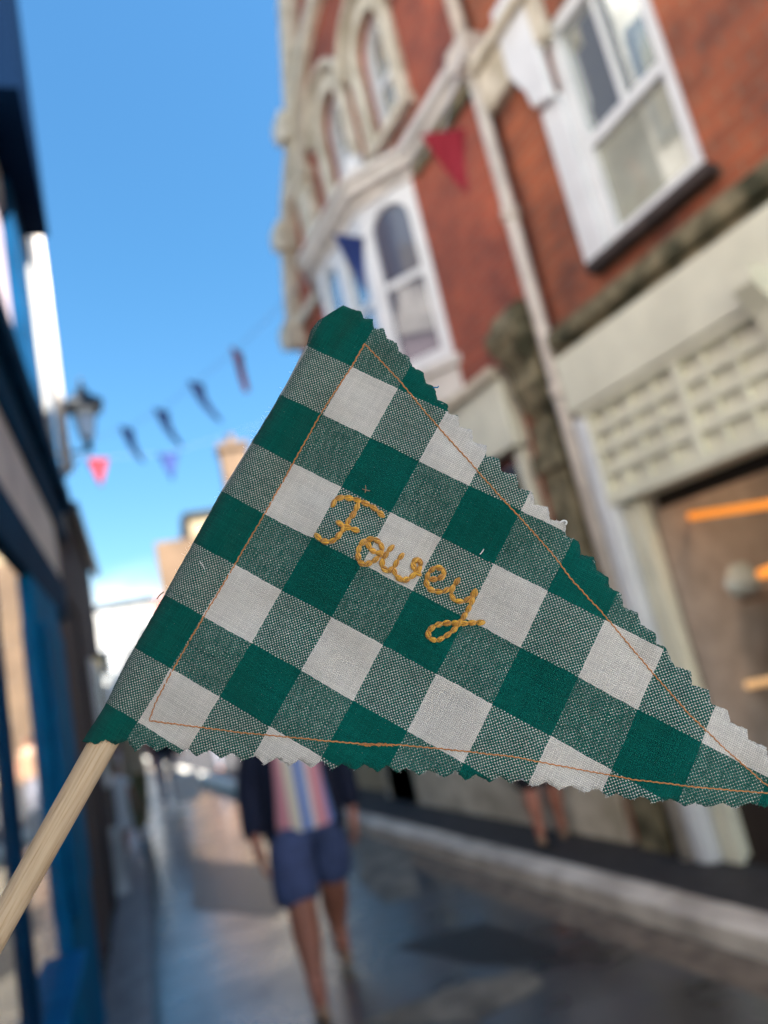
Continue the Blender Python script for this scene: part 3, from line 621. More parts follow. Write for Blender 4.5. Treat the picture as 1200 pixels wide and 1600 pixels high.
def person(loc, rot, label, h=1.72, step=.36, skin='skin', hair='hair', top='whitecloth', jacket=None, legs='shorts', legm='denim', shoe='leather', arm=(.10, -.12), group=None, cat='person', sleeves=False, gap=.1, hem=.455, girth=1.0):
    S = h/1.72; V3 = lambda x, y, z: Vector((x*S, y*S, z*S))
    o = empty('person', loc, label, cat, group); o.rotation_euler = (0, 0, rot)
    nodes = []; edges = []
    def nd(p, r, r2=None, par=None):
        nodes.append((V3(*p), r*S, (r2 or r)*S)); 
        if par is not None: edges.append((par, len(nodes)-1))
        return len(nodes)-1
    pel = nd((0, 0, .95), .12, .10); sp = nd((0, 0, 1.12), .115, .09, pel); chs = nd((0, 0, 1.32), .13, .10, sp)
    nb = nd((0, .01, 1.44), .07, .06, chs); nk = nd((0, 0, 1.50), .052, .052, nb); hd0 = nd((0, -.02, 1.555), .062, .07, nk)
    hd = nd((0, -.01, 1.62), .074, .086, hd0); ht = nd((0, 0, 1.68), .055, .065, hd)
    nd((0, -.105, 1.598), .013, .013, nd((0, -.085, 1.61), .018, .018, hd))
    foot = {}
    for s, st, sw in ((-1, -step, arm[0]), (1, step, arm[1])):
        lift = .05 if st > 0 else 0
        hp = nd((.085*s, 0, .89), .092, .092, pel); md_ = nd((.088*s, st*.28, .70), .078*girth, .078*girth, hp); kn = nd((.09*s, st*.45-.05, .49), .055*girth, .058*girth, md_)
        cf = nd((.09*s, st*.70+.005, .34), .058*girth, .060*girth, kn); lc_ = nd((.09*s, st*.86+.01, .20+lift*.5), .040*girth, .040*girth, cf); an = nd((.09*s, st+.02, .095+lift), .036*girth, .036*girth, lc_)
        nd((.09*s, st+.05, .05+lift), .034, .034, an); nd((.095*s, st-.15, .028+lift*.2), .026, .034, an); foot[s] = (.09*s, st, lift)
        sh = nd((.175*s, .01, 1.395), .056, .056, chs); el = nd((.235*s, sw*.35+.03, 1.12), .042, .042, sh); wr = nd((.245*s, sw-.06, .88), .028, .028, el)
        pm = nd((.240*s, sw-.085, .80), .034, .018, wr)
        for q, (dy, ln_) in enumerate(((-.033, .070), (-.012, .082), (.010, .076), (.030, .058))):
            k1 = nd((.236*s, sw-.09+dy, .755), .0095, .0095, pm); k2 = nd((.228*s, sw-.098+dy, .755-ln_*.55), .009, .009, k1); nd((.212*s, sw-.10+dy, .755-ln_*.95), .0075, .0075, k2)
        t1 = nd((.225*s, sw-.135, .80), .011, .011, pm); nd((.215*s, sw-.155, .762), .0095, .0095, t1)
    skinmesh('body', nodes, edges, M[skin], o)
    # hair, eyes
    hb = MB(); hb.lathe((0, .012*S, 1.63*S), [(.086*S, -.045*S), (.094*S, 0), (.088*S, .05*S), (.06*S, .088*S), (.01, .105*S)], 20, sy=1.12)
    me = hb; me = MB(); me.v = hb.v; me.f = hb.f
    ob = bpy.data.meshes.new('hair'); ob.from_pydata([tuple(v + (Vector((0, .03*S, 0)) if v.z < 1.63*S else Vector())) for v in me.v], [], me.f); ob.update(); ob.shade_smooth(); ob.materials.append(M[hair])
    hr = bpy.data.objects.new('hair', ob); COL.objects.link(hr); hr.parent = o
    for s in (1, -1):
        e = MB().ball((.032*S*s, -.088*S, 1.63*S), .011*S, 8, 6); ob = bpy.data.meshes.new('eye'); ob.from_pydata([tuple(v) for v in e.v], [], e.f); ob.materials.append(M['black']); e = bpy.data.objects.new('eye', ob); COL.objects.link(e); e.parent = o
        sn = [(V3(foot[s][0], foot[s][1]+.065, .035+foot[s][2]), .040*S, .045*S), (V3(foot[s][0], foot[s][1]-.06, .035+foot[s][2]*.7), .034*S, .045*S), (V3(foot[s][0]+.004*s, foot[s][1]-.17, .030+foot[s][2]*.3), .028*S, .040*S)]
        skinmesh('shoe', sn, [(0, 1), (1, 2)], M[shoe], o)
        if sleeves or jacket:
            mm = M[jacket] if jacket else M[top]; sw = arm[0] if s == -1 else arm[1]
            sl = [(V3(.165*s, .01, 1.395), .078*S), (V3(.238*s, sw*.35+.03, 1.12), .064*S), (V3(.248*s, sw-.055, .86), .056*S)]
            if not jacket: sl = [sl[0], (V3(.20*s, sw*.2+.02, 1.24), .065*S)]
            skinmesh('sleeve', sl, [(i, i+1) for i in range(len(sl)-1)], mm, o)
    loft('shirt', [(V3(0, 0, .84), .165*S, .125*S), (V3(0, 0, .95), .165*S, .130*S), (V3(0, 0, 1.12), .150*S, .118*S), (V3(0, 0, 1.30), .180*S, .128*S), (V3(0, .005, 1.40), .165*S, .105*S), (V3(0, .01, 1.455), .085*S, .075*S), (V3(0, .01, 1.475), .068*S, .066*S)], M[top], o)
    if jacket:
        loft('jacket', [(V3(0, .01, .80), .205*S, .155*S, .85), (V3(0, .01, .98), .195*S, .15*S, .75), (V3(0, .01, 1.15), .180*S, .14*S, .7), (V3(0, .01, 1.32), .205*S, .145*S, .55), (V3(0, .012, 1.42), .175*S, .115*S, .4), (V3(0, .015, 1.47), .095*S, .085*S, .4)], M[jacket], o, .7, .012)
    z2 = .50 if legs == 'shorts' else .10
    for_ = []; ed = []
    for_.append((V3(0, 0, .90), .150*S, .125*S)); for_.append((V3(0, 0, .97), .150*S, .12*S)); ed.append((0, 1))
    for s, st in ((-1, -step), (1, step)):
        k = len(for_)
        if legs == 'shorts':
            for_ += [(V3(.090*s, st*.08, .84), .120*S), (V3(.097*s, st*.28, .68), .116*S), (V3(.100*s, st*.42-.04, hem), .114*S)]; ed += [(0, k), (k, k+1), (k+1, k+2)]
        else:
            for_ += [(V3(.088*s, st*.08, .84), .11*S), (V3(.09*s, st*.3, .68), .09*S), (V3(.09*s, st*.45-.05, .48), .078*S), (V3(.09*s, st*.95, .12), .062*S)]; ed += [(0, k), (k, k+1), (k+1, k+2), (k+2, k+3)]
    skinmesh('shorts' if legs == 'shorts' else 'trousers', for_, ed, M[legm], o)
    return o
mp_ = person((1.26, 4.28, 0), -.20, 'person in open navy jacket, striped shirt and blue denim shorts walking towards the viewer', 1.70, .25, girth=1.22, top='shirt', jacket='navycloth', legs='shorts', legm='denim', shoe='leather', arm=(-.10, .10)); mp_.scale = (1.2, 1.08, 1)
person((3.22, 4.75, .1), 2.6, 'person in white top and short black skirt with bare legs on the right pavement', 1.64, .12, skin='skin', hem=.40, girth=1.15, top='whitecloth', legs='shorts', legm='blackcloth', sleeves=True, arm=(.05, -.05))
person((1.02, 11.2, 0), .1, 'person in tan top, olive trousers and white shoes down the street beside the left pavement', 1.74, .30, top='tan', legs='trousers', legm='olive', shoe='shoewhite', sleeves=True)
person((1.75, 13.5, 0), -.2, 'person in dark clothes standing in the middle of the far street', 1.76, .15, top='blackcloth', jacket='navycloth', legs='trousers', legm='greyc', shoe='black')
person((1.30, 16.5, 0), 3.0, 'person in navy top and black trousers walking away, farthest down the street', 1.72, .25, top='navycloth', legs='trousers', legm='blackcloth', shoe='black', sleeves=True)
person((3.3, 17.0, 0), .3, 'person in pinkish top beside the kerb far down the street', 1.70, .2, top='leather', legs='trousers', legm='greyc', shoe='black', sleeves=True)
person((.70, 10.0, 0), .4, 'small child in white top standing by the rust coloured door on the left', 1.12, .12, top='whitecloth', legs='shorts', legm='whitecloth', shoe='shoewhite', sleeves=True)
# shopping bag carried by the person in olive trousers
bgc = at(293, 1228, 10.4)
bb = MB().prism([(bgc.x-.15, bgc.y, bgc.z-.19), (bgc.x+.15, bgc.y, bgc.z-.19), (bgc.x+.17, bgc.y, bgc.z+.17), (bgc.x-.17, bgc.y, bgc.z+.17)], (0, .12, 0)).build('carrier_bag', M['whitecloth'], bevel=.02)
tag(bb, 'white carrier bag hanging beside the person in olive trousers', 'bag')
bh = MB().tube([(bgc.x-.08, bgc.y+.06, bgc.z+.17), (bgc.x-.06, bgc.y+.06, bgc.z+.30), (bgc.x+.06, bgc.y+.06, bgc.z+.30), (bgc.x+.08, bgc.y+.06, bgc.z+.17)], .008, 6).build('bag_handle', M['whitecloth'], bb)
# low white A-board standing by the left pavement
ac = Vector((.46, 8.2, 0)); ab = empty('a_board', ac, 'white folding pavement board leaning by the left shop wall', 'sign board')
for sg_ in (-1, 1):
    MB().prism([ac+Vector((-.10, .12*sg_, 0)), ac+Vector((.10, .12*sg_-.03, 0)), ac+Vector((.10, .015*sg_-.03, .62)), ac+Vector((-.10, .015*sg_, .62))], (0, .02*sg_, 0)).build('board', M['render'], ab)
# yellow hanging sign
ys = MB().tube([wy(138, 1030, 9.5), wy(137, 1085, 9.5)], .16, 16).build('yellow_lamp_sign', mat('yellow_sign', (.85, .62, .12), .4, var=.1)); tag(ys, 'round yellow drum sign projecting from the dark terrace on the left', 'sign')

# ================================================================== THE PENNANT
PXM = FD/F                                   # metres per photo pixel at the cloth
def PP(u, v, h=0):                           # point on the cloth plane, h metres towards the viewer; the plane leans a little
    t = FD*(1 - .00003*(u-600) + .00002*(v-850)) - h
    return CAM + R3 @ Vector(((u-600)/F*t, -(v-800)/F*t, -t))
LAT = {(0,0):(550,575),(1,0):(622,605),(1,1):(579,681),(0,1):(504,648),(2,0):(695,647),(2,1):(657,720),(3,1):(733,753),(0,2):(460,725),(1,2):(532,762),(1,3):(488,840),(0,3):(415,800),(2,2):(607,803),(3,2):(685,839),(3,3):(645.6,920),(4,2):(769,880),(5,2):(858,924),(5,3):(815,1010),(6,2):(947,974),(7,2):(1039,1014),(7,3):(999,1110),(6,3):(903,1058),(0,4):(365.5,883),(1,4):(439,922),(1,5):(389,1003),(0,5):(320,967),(0,6):(265,1045),(1,6):(340,1090),(1,7):(293.5,1172),(0,7):(215.5,1124),(5,4):(768.5,1103),(5,5):(730,1187),(4,5):(641,1143),(3,5):(551.5,1095),(2,6):(418.5,1143),(6,4):(855,1151),(7,4):(951.5,1205),(8,3):(1094,1160),(9,3):(1200,1213),(2,4):(520,960)}
import numpy as np
def basis(u, v):
    x = (np.asarray(u, float)-600)/500; y = (np.asarray(v, float)-850)/400
    return np.stack([x**a*y**b for a in range(3) for b in range(3-a)], -1)
_k = list(LAT); _p = np.array([LAT[q] for q in _k]); CO = np.linalg.lstsq(basis(_p[:, 0], _p[:, 1]), np.array(_k, float), rcond=None)[0]
SIL = [(128,1159),(163,1105),(196,1036),(229,979),(256,931),(304,844),(340,778),(388,700),(420,647),(443,608),(463,570),(480,537),(485,517),(497,502),(518,488),(540,475)]
TOP = [(548,484),(562,487),(565,498),(580,500),(582,514),(598,515),(602,529),(618,537),(621,550),(638,560),(642,574),(660,584),(664,599),(677,606),(681,626),(698,633),(698,647),(714,651),(716,668),(735,673),(738,692),(758,697),(758,714),(778,717),(782,738),(805,743),(808,765),(830,769),(833,790),(855,793),(857,813),(882,818),(882,838),(903,847),(905,867),(927,872),(930,892),(948,903),(950,919),(969,929),(972,950),(995,959),(999,977),(1022,990),(1024,1008),(1037,1012),(1051,1041),(1078,1050),(1079,1071),(1106,1080),(1109,1101),(1135,1111),(1139,1130),(1165,1141),(1167,1157),(1196,1169),(1199,1190),(1226,1203),(1228,1222),(1255,1240)]
BOT = [(1240,1262),(1222,1256),(1196,1262),(1172,1255),(1147,1263),(1130,1255),(1102,1261),(1086,1254),(1070,1260),(1049,1248),(1021,1255),(1004,1244),(986,1250),(962,1240),(950,1246),(934,1232),(913,1239),(892,1227),(874,1235),(853,1222),(832,1230),(815,1217),(797,1225),(782,1213),(765,1222),(744,1210),(727,1220),(712,1205),(693,1215),(671,1203),(655,1211),(636,1200),(621,1207),(604,1196),(590,1206),(569,1194),(555,1204),(534,1193),(520,1203),(502,1188),(487,1200),(466,1187),(452,1198),(432,1184),(414,1195),(399,1181),(379,1189),(363,1176),(344,1185),(328,1172),(307,1182),(293,1170),(280,1178),(260,1167),(245,1175),(227,1162),(211,1175),(199,1157),(180,1164),(165,1156),(148,1163),(140,1158),(132,1163)]
def fray(pts, amp, step):
    out = []
    for i in range(len(pts)-1):
        a = Vector(pts[i]).to_2d() if len(pts[i]) == 2 else Vector(pts[i]); a = Vector((pts[i][0], pts[i][1])); b = Vector((pts[i+1][0], pts[i+1][1]))
        n_ = max(1, int((b-a).length/step)); nn = Vector((-(b-a).y, (b-a).x)).normalized()
        for k in range(n_):
            t = k/n_; out.append(tuple(a.lerp(b, t) + nn*(random.uniform(-amp, amp) if k or i else 0)))
    return out
OUT = fray(SIL, .35, 6) + fray(TOP, .9, 3.2) + fray(BOT, .9, 3.2)
def seg_d(p, poly):
    best = 1e9
    for i in range(len(poly)-1):
        ax, ay = poly[i]; bx, by = poly[i+1]; dx, dy = bx-ax, by-ay; t = max(0, min(1, ((p[0]-ax)*dx+(p[1]-ay)*dy)/(dx*dx+dy*dy)))
        q = math.hypot(p[0]-ax-t*dx, p[1]-ay-t*dy); best = min(best, q)
    return best
SILX = [(110, 1192)] + SIL[:-3] + [(506, 470)]
STL = [(570,537),(550,572),(505,640),(460,720),(415,800),(370,877),(318,964),(269,1048),(242,1100),(233,1126)]
STB = [(233,1126),(262,1130),(380,1145),(453,1152),(558,1162),(625,1164),(709,1172),(800,1182),(892,1200),(990,1218),(1088,1230),(1196,1239),(1232,1243)]
STR = [(570,537),(597,566),(623,593),(653,630),(690,673),(730,717),(778,772),(814,810),(862,864),(896,909),(938,954),(975,998),(1021,1053),(1081,1120),(1137,1174),(1196,1225),(1226,1241)]
RR = 27.0
def hem_profile(d):
    if d < RR: return math.sqrt(max(0, RR*RR-(RR-d)**2))
    t = min(1, (d-RR)/50); return RR*(.5+.5*math.cos(PI*t))
def relief(u, v):
    d = seg_d((u, v), SILX); h = hem_profile(d)*PXM
    for st in (STB, STR):                           # the seam pulls the cloth in, with little puckers
        q = seg_d((u, v), st); h -= .0005*math.exp(-(q/8)**2); h += .00022*math.exp(-(q/22)**2)*math.sin((u+.6*v)/7.0)
    q = seg_d((u, v), STL); h -= .0003*math.exp(-(q/6)**2)
    h += .0065*noise.noise(Vector((u/190, v/190, 1.3)))*min(1, max(0, (d-28)/60)) + .0018*noise.noise(Vector((u/70, v/70, 7.7)))*min(1, max(0, (d-28)/60)) + .0017*math.sin((u*.5+v*.87)/50+2*noise.noise(Vector((u/150, v/150, 4.4))))*min(1, max(0, (d-40)/80))
    h -= .0016*math.exp(-((u*.75+v*.66-755)/14)**2)*max(0, 1-seg_d((u, v), [(480, 520), (560, 560)])/90)
    e = min(seg_d((u, v), [(548, 484), (700, 640), (1255, 1240)]), 60); h += .0009*(1-e/60)*math.sin(u/37+v/23)
    return h
def clothuv(u, v):
    i, j = basis([u], [v])[0] @ CO
    d = seg_d((u, v), SILX)
    if d < RR:
        arc = RR*math.acos(max(-1, 1-d/RR)); i -= ((PI/2*RR-arc)-(RR-d))/80
    return i, j
def inside(p, poly):
    c = False; n = len(poly)
    for i in range(n):
        x1, y1 = poly[i]; x2, y2 = poly[(i+1) % n]
        if (y1 > p[1]) != (y2 > p[1]) and p[0] < (x2-x1)*(p[1]-y1)/(y2-y1)+x1: c = not c
    return c
def cloth(name, shift, front, parent, m):
    poly = [(a+shift[0], b+shift[1]) for a, b in OUT]; pts = [Vector(p) for p in poly]; n0 = len(pts)
    g = 9; u = 120
    while u < 1260:
        v = 470
        while v < 1270:
            p = (u+random.uniform(-1, 1), v+random.uniform(-1, 1))
            if inside(p, poly): pts.append(Vector(p))
            v += g
        u += g
    for (a, b) in zip(SILX, SILX[1:]):
        a = Vector(a); b = Vector(b); L_ = (b-a).length; t = (b-a)/L_; nn = Vector((-t.y, t.x))
        for off in (1.2, 3.5, 7, 11, 16):
            for k in range(int(L_/7)):
                p = a+t*(k*7+3)+nn*off
                if inside(p, poly): pts.append(p)
    V_, E_, F_, *_r = delaunay_2d_cdt(pts, [(i, (i+1) % n0) for i in range(n0)], [], 2, 1e-4)
    F_ = [f for f in F_ if inside(tuple(sum((V_[i] for i in f), Vector((0, 0)))/len(f)), poly)]
    sg = 1 if front else -1; co = []
    for p in V_:
        h = relief(p.x, p.y)
        if not front: 
            hp = hem_profile(seg_d((p.x, p.y), SILX))*PXM; h = (h-hp) - hp - .0009
        co.append(PP(p.x, p.y, h))
    me = bpy.data.meshes.new(name); org = parent.location; me.from_pydata([tuple(c-org) for c in co], [], [tuple(f) for f in F_]); me.update()
    uvl = me.uv_layers.new(name='UVMap'); uvc = [clothuv(p.x, p.y) for p in V_]
    for lp_ in me.loops: uvl.data[lp_.index].uv = uvc[lp_.vertex_index]
    me.shade_smooth(); me.materials.append(m)
    o = bpy.data.objects.new(name, me); COL.objects.link(o); o.parent = parent
    s = o.modifiers.new('thickness', 'SOLIDIFY'); s.thickness = .00035; s.offset = -1
    # keep every face towards the viewer on the front sheet
    b = bmesh.new(); b.from_mesh(me); bmesh.ops.recalc_face_normals(b, faces=b.faces)
    b.faces.ensure_lookup_table(); f0 = max(b.faces, key=lambda f: f.calc_area())
    if f0.normal.dot(CAM-org-f0.calc_center_median()) < 0: bmesh.ops.reverse_faces(b, faces=b.faces)
    b.to_mesh(me); b.free()
    return o
def gingham():
    m = bpy.data.materials.new('green_gingham'); m.use_nodes = True; n = m.node_tree; b = n.nodes['Principled BSDF']
    N = n.nodes.new; Lk = n.links.new
    def math_(op, a, b_=None, c=None):
        q = N('ShaderNodeMath'); q.operation = op
        for k, x in enumerate((a, b_, c)):
            if x is None: continue
            if isinstance(x, (int, float)): q.inputs[k].default_value = x
            else: Lk(x, q.inputs[k])
        return q.outputs[0]
    uv = N('ShaderNodeUVMap'); uv.uv_map = 'UVMap'
    def noise_(scale, det=2, vec=None, rough=.5):
        t = N('ShaderNodeTexNoise'); t.inputs['Scale'].default_value = scale; t.inputs['Detail'].default_value = det; t.inputs['Roughness'].default_value = rough
        Lk(vec or uv.outputs[0], t.inputs['Vector']); return t
    w = noise_(1.3, 3); sub = N('ShaderNodeVectorMath'); sub.operation = 'SUBTRACT'; Lk(w.outputs['Color'], sub.inputs[0]); sub.inputs[1].default_value = (.5, .5, .5)
    sc = N('ShaderNodeVectorMath'); sc.operation = 'SCALE'; Lk(sub.outputs[0], sc.inputs[0]); sc.inputs['Scale'].default_value = .05
    w3 = noise_(9, 2); sub3 = N('ShaderNodeVectorMath'); sub3.operation = 'SUBTRACT'; Lk(w3.outputs['Color'], sub3.inputs[0]); sub3.inputs[1].default_value = (.5, .5, .5)
    sc3 = N('ShaderNodeVectorMath'); sc3.operation = 'SCALE'; Lk(sub3.outputs[0], sc3.inputs[0]); sc3.inputs['Scale'].default_value = .028
    ad = N('ShaderNodeVectorMath'); ad.operation = 'ADD'; Lk(uv.outputs[0], ad.inputs[0]); Lk(sc.outputs[0], ad.inputs[1])
    ad3 = N('ShaderNodeVectorMath'); ad3.operation = 'ADD'; Lk(ad.outputs[0], ad3.inputs[0]); Lk(sc3.outputs[0], ad3.inputs[1])
    sp = N('ShaderNodeSeparateXYZ'); Lk(ad3.outputs[0], sp.inputs[0]); U, Vv = sp.outputs['X'], sp.outputs['Y']
    NT = 34.0
    tu = math_('MULTIPLY', U, NT); tv = math_('MULTIPLY', Vv, NT)
    cu = math_('FLOOR', tu); cv = math_('FLOOR', tv); fu = math_('FRACT', tu); fv = math_('FRACT', tv)
    def stripe(c):   # 1 = white yarn: thread belongs to an even cell
        q = math_('FLOOR', math_('DIVIDE', math_('ADD', c, .5), NT)); return math_('LESS_THAN', math_('FLOORED_MODULO', q, 2.0), .5)
    wu = stripe(cu); wv = stripe(cv)
    par = math_('LESS_THAN', math_('FLOORED_MODULO', math_('ADD', cu, cv), 2.0), .5)          # warp on top
    def wn(a, seed):
        t = N('ShaderNodeTexWhiteNoise'); t.noise_dimensions = '2D'; cb = N('ShaderNodeCombineXYZ'); Lk(a, cb.inputs[0]); cb.inputs[1].default_value = seed; Lk(cb.outputs[0], t.inputs['Vector']); return t.outputs['Value']
    ru = wn(cu, 1.5); rv = wn(cv, 7.5)
    # slubs: each yarn changes along its length
    cbu = N('ShaderNodeCombineXYZ'); Lk(cu, cbu.inputs[0]); Lk(math_('MULTIPLY', Vv, 5.0), cbu.inputs[1]); su = noise_(.9, 3, cbu.outputs[0])
    cbv = N('ShaderNodeCombineXYZ'); Lk(cv, cbv.inputs[1]); Lk(math_('MULTIPLY', U, 5.0), cbv.inputs[0]); sv = noise_(.9, 3, cbv.outputs[0])
    # hump of each yarn where it passes over
    hu = math_('SINE', math_('MULTIPLY', fu, PI)); hv = math_('SINE', math_('MULTIPLY', fv, PI))
    def mixf(f, a, b_):
        q = N('ShaderNodeMix'); q.data_type = 'FLOAT'; Lk(f, q.inputs['Factor']) if not isinstance(f, float) else None
        for k, x in (('A', a), ('B', b_)):
            if isinstance(x, (int, float)): q.inputs[k].default_value = x
            else: Lk(x, q.inputs[k])
        return q.outputs['Result']
    white = mixf(par, wv, wu)
    rr = mixf(par, rv, ru); ss = mixf(par, sv.outputs['Fac'], su.outputs['Fac'])
    along = mixf(par, hu, hv); across = mixf(par, hv, hu)
    height = math_('MULTIPLY', math_('POWER', across, .6), math_('ADD', .25, math_('MULTIPLY', along, .75)))
    height = math_('MULTIPLY', height, math_('ADD', .55, math_('MULTIPLY', ss, .9)))
    def rgb(c): q = N('ShaderNodeRGB'); q.outputs[0].default_value = (*c, 1); return q.outputs[0]
    def mixc(f, a, b_, mode='MIX'):
        q = N('ShaderNodeMix'); q.data_type = 'RGBA'; q.blend_type = mode
        if isinstance(f, float): q.inputs['Factor'].default_value = f
        else: Lk(f, q.inputs['Factor'])
        Lk(a, q.inputs['A']); Lk(b_, q.inputs['B']); return q.outputs['Result']
    vr = math_('ADD', math_('MULTIPLY', rr, .35), math_('MULTIPLY', ss, .9))
    green = mixc(vr, rgb((.0005, .054, .046)), rgb((.0015, .130, .105))); wh = mixc(vr, rgb((.50, .475, .45)), rgb((.80, .765, .72)))
    col = mixc(white, green, wh)
    # yarns lie apart a little: the gap shows the yarn beneath (other system)
    under = mixc(mixf(par, wu, wv), green, wh)
    gap = math_('LESS_THAN', height, math_('ADD', .24, math_('MULTIPLY', white, mixf(par, .42, .62))))
    col = mixc(math_('MULTIPLY', gap, .97), col, under)
    yarn_shade = math_('MULTIPLY', math_('LESS_THAN', hu, .42), math_('LESS_THAN', hv, .42))  # shade between yarns, painted dark at the corners of the weave
    col = mixc(math_('MULTIPLY', yarn_shade, .75), col, rgb((.004, .012, .012)))
    # pale fluff specks
    fl = noise_(42, 2); fs = math_('GREATER_THAN', fl.outputs['Fac'], .745); col = mixc(math_('MULTIPLY', fs, .55), col, rgb((.55, .6, .56)))
    Lk(col, b.inputs['Base Color']); b.inputs['Roughness'].default_value = .92; b.inputs['Specular IOR Level'].default_value = .06
    b.inputs['Sheen Weight'].default_value = .05; b.inputs['Sheen Roughness'].default_value = .5
    big = noise_(2.2, 3); hh = math_('ADD', height, math_('MULTIPLY', big.outputs['Fac'], 2.0))
    bp = N('ShaderNodeBump'); bp.inputs['Strength'].default_value = .85; bp.inputs['Distance'].default_value = .00028; Lk(hh, bp.inputs['Height']); Lk(bp.outputs[0], b.inputs['Normal'])
    tr = N('ShaderNodeBsdfTranslucent'); Lk(col, tr.inputs['Color']); ms = N('ShaderNodeMixShader'); ms.inputs[0].default_value = .14
    out = n.nodes['Material Output']; Lk(b.outputs[0], ms.inputs[1]); Lk(tr.outputs[0], ms.inputs[2]); Lk(ms.outputs[0], out.inputs[0])
    return m
M['gingham'] = gingham()
FLG = empty('pennant_flag', PP(0, 1447, -.001), 'green and white gingham pennant on wooden stick, embroidered in mustard thread, nearest of all', 'flag')
cloth('front_cloth', (0, 0), True, FLG, M['gingham'])
cloth('back_cloth', (2.0, -1.2), False, FLG, M['gingham'])

# wooden dowel
def dowel_mat():
    m = mat('pale_dowel_wood', (.62, .42, .25), .55, spec=.35); n = m.node_tree; b = n.nodes['Principled BSDF']
    t = n.nodes.new('ShaderNodeUVMap'); t.uv_map = 'UVMap'
    mp_ = n.nodes.new('ShaderNodeMapping'); mp_.inputs['Scale'].default_value = (1.0, 26, 1); n.links.new(t.outputs[0], mp_.inputs[0])
    no = n.nodes.new('ShaderNodeTexNoise'); no.inputs['Scale'].default_value = 1.3; no.inputs['Detail'].default_value = 6; no.inputs['Roughness'].default_value = .65; no.inputs['Distortion'].default_value = .4
    n.links.new(mp_.outputs[0], no.inputs['Vector'])
    r = n.nodes.new('ShaderNodeValToRGB'); e = r.color_ramp.elements; e[0].position = .30; e[0].color = (.36, .20, .10, 1); e[1].position = .58; e[1].color = (.66, .50, .34, 1); q = e.new(.42); q.color = (.58, .41, .26, 1)
    n.links.new(no.outputs['Fac'], r.inputs[0]); n.links.new(r.outputs[0], b.inputs['Base Color'])
    bp = n.nodes.new('ShaderNodeBump'); bp.inputs['Strength'].default_value = .4; bp.inputs['Distance'].default_value = .0006; n.links.new(no.outputs['Fac'], bp.inputs['Height']); n.links.new(bp.outputs[0], b.inputs['Normal'])
    return m
def dowel():
    a = PP(-40, 1518, .0); b = PP(489, 580, .0); ax = (b-a).normalized(); s_ = ax.cross(R3 @ Vector((0, 0, 1))).normalized(); w = ax.cross(s_); n = 32; k = 60; vs = []; fs = []; uv = []
    r = 22.2*PXM; Lh = (b-a).length
    for i in range(k+1):
        for j in range(n+1):
            an = 2*PI*j/n; rr = r*(1+.006*noise.noise(Vector((i*.15, math.cos(an)*1.5, math.sin(an)*1.5)))) * (1 if 0 < i < k else .9)
            vs.append(tuple(a+ax*(Lh*i/k)+(s_*math.cos(an)+w*math.sin(an))*rr - FLG.location)); uv.append((i/k*5, j/n))
    for i in range(k):
        for j in range(n): fs.append((i*(n+1)+j, i*(n+1)+j+1, (i+1)*(n+1)+j+1, (i+1)*(n+1)+j))
    me = bpy.data.meshes.new('stick'); me.from_pydata(vs, [], fs); me.update(); ul = me.uv_layers.new(name='UVMap')
    for l in me.loops: ul.data[l.index].uv = uv[l.vertex_index]
    me.shade_smooth(); me.materials.append(dowel_mat()); o = bpy.data.objects.new('stick', me); COL.objects.link(o); o.parent = FLG
dowel()

# sewing thread: a thin two-ply thread lying in and out along the seam
M['thread'] = mat('orange_sewing_thread', (.46, .17, .035), .6, sheen=.3)
def resample(poly, step):
    out = [Vector(poly[0])]; acc = 0
    for a, b in zip(poly, poly[1:]):
        a = Vector(a); b = Vector(b); L_ = (b-a).length; s = step-acc
        while s < L_: out.append(a.lerp(b, s/L_)); s += step
        acc = (acc+L_) % step if L_ else acc
    out.append(Vector(poly[-1])); return out
def smooth_poly(p, it=3):
    q = [Vector(x) for x in p]
    for _ in range(it):
        o = [q[0]]
        for a, b in zip(q, q[1:]): o += [a.lerp(b, .25), a.lerp(b, .75)]
        q = o+[p[-1] if isinstance(p[-1], Vector) else Vector(p[-1])]
    return q
sm = MB()
for line in (STL, STB, STR):
    q = resample(line, 1.3); n_ = len(q)
    for ply in (0, 1):
        path = []; rad = []
        for i, p in enumerate(q):
            t = (q[min(i+1, n_-1)]-q[max(i-1, 0)]).normalized(); nn = Vector((-t.y, t.x)); ph = i*1.3/5.0*PI + ply*PI
            wob = .7*noise.noise(Vector((i*.05, 3, 1)))+.5*math.sin(i*1.3/11.0*2*PI)
            c = p + nn*(wob+.45*math.cos(ph)); dip = abs(math.sin(i*1.3/11.0*PI))
            path.append(PP(c.x, c.y, relief(c.x, c.y) + (.00002 + .00018*dip**.6) + .00008*math.sin(ph))); rad.append(.0002)
        sm.tube(path, rad, 6)
for k in range(22):      # knot of overlapping back-tack stitches on the lower seam
    u = 563+k*2.2; sm.tube([PP(u-4, 1163+random.uniform(-2, 2), relief(u, 1163)+.0003), PP(u, 1163.5+random.uniform(-2.4, 2.4), relief(u, 1163)+.0006), PP(u+5, 1164.5+random.uniform(-2, 2), relief(u, 1163)+.0003)], .00015, 6)
sm.build('seam_stitching', M['thread'], FLG, True)

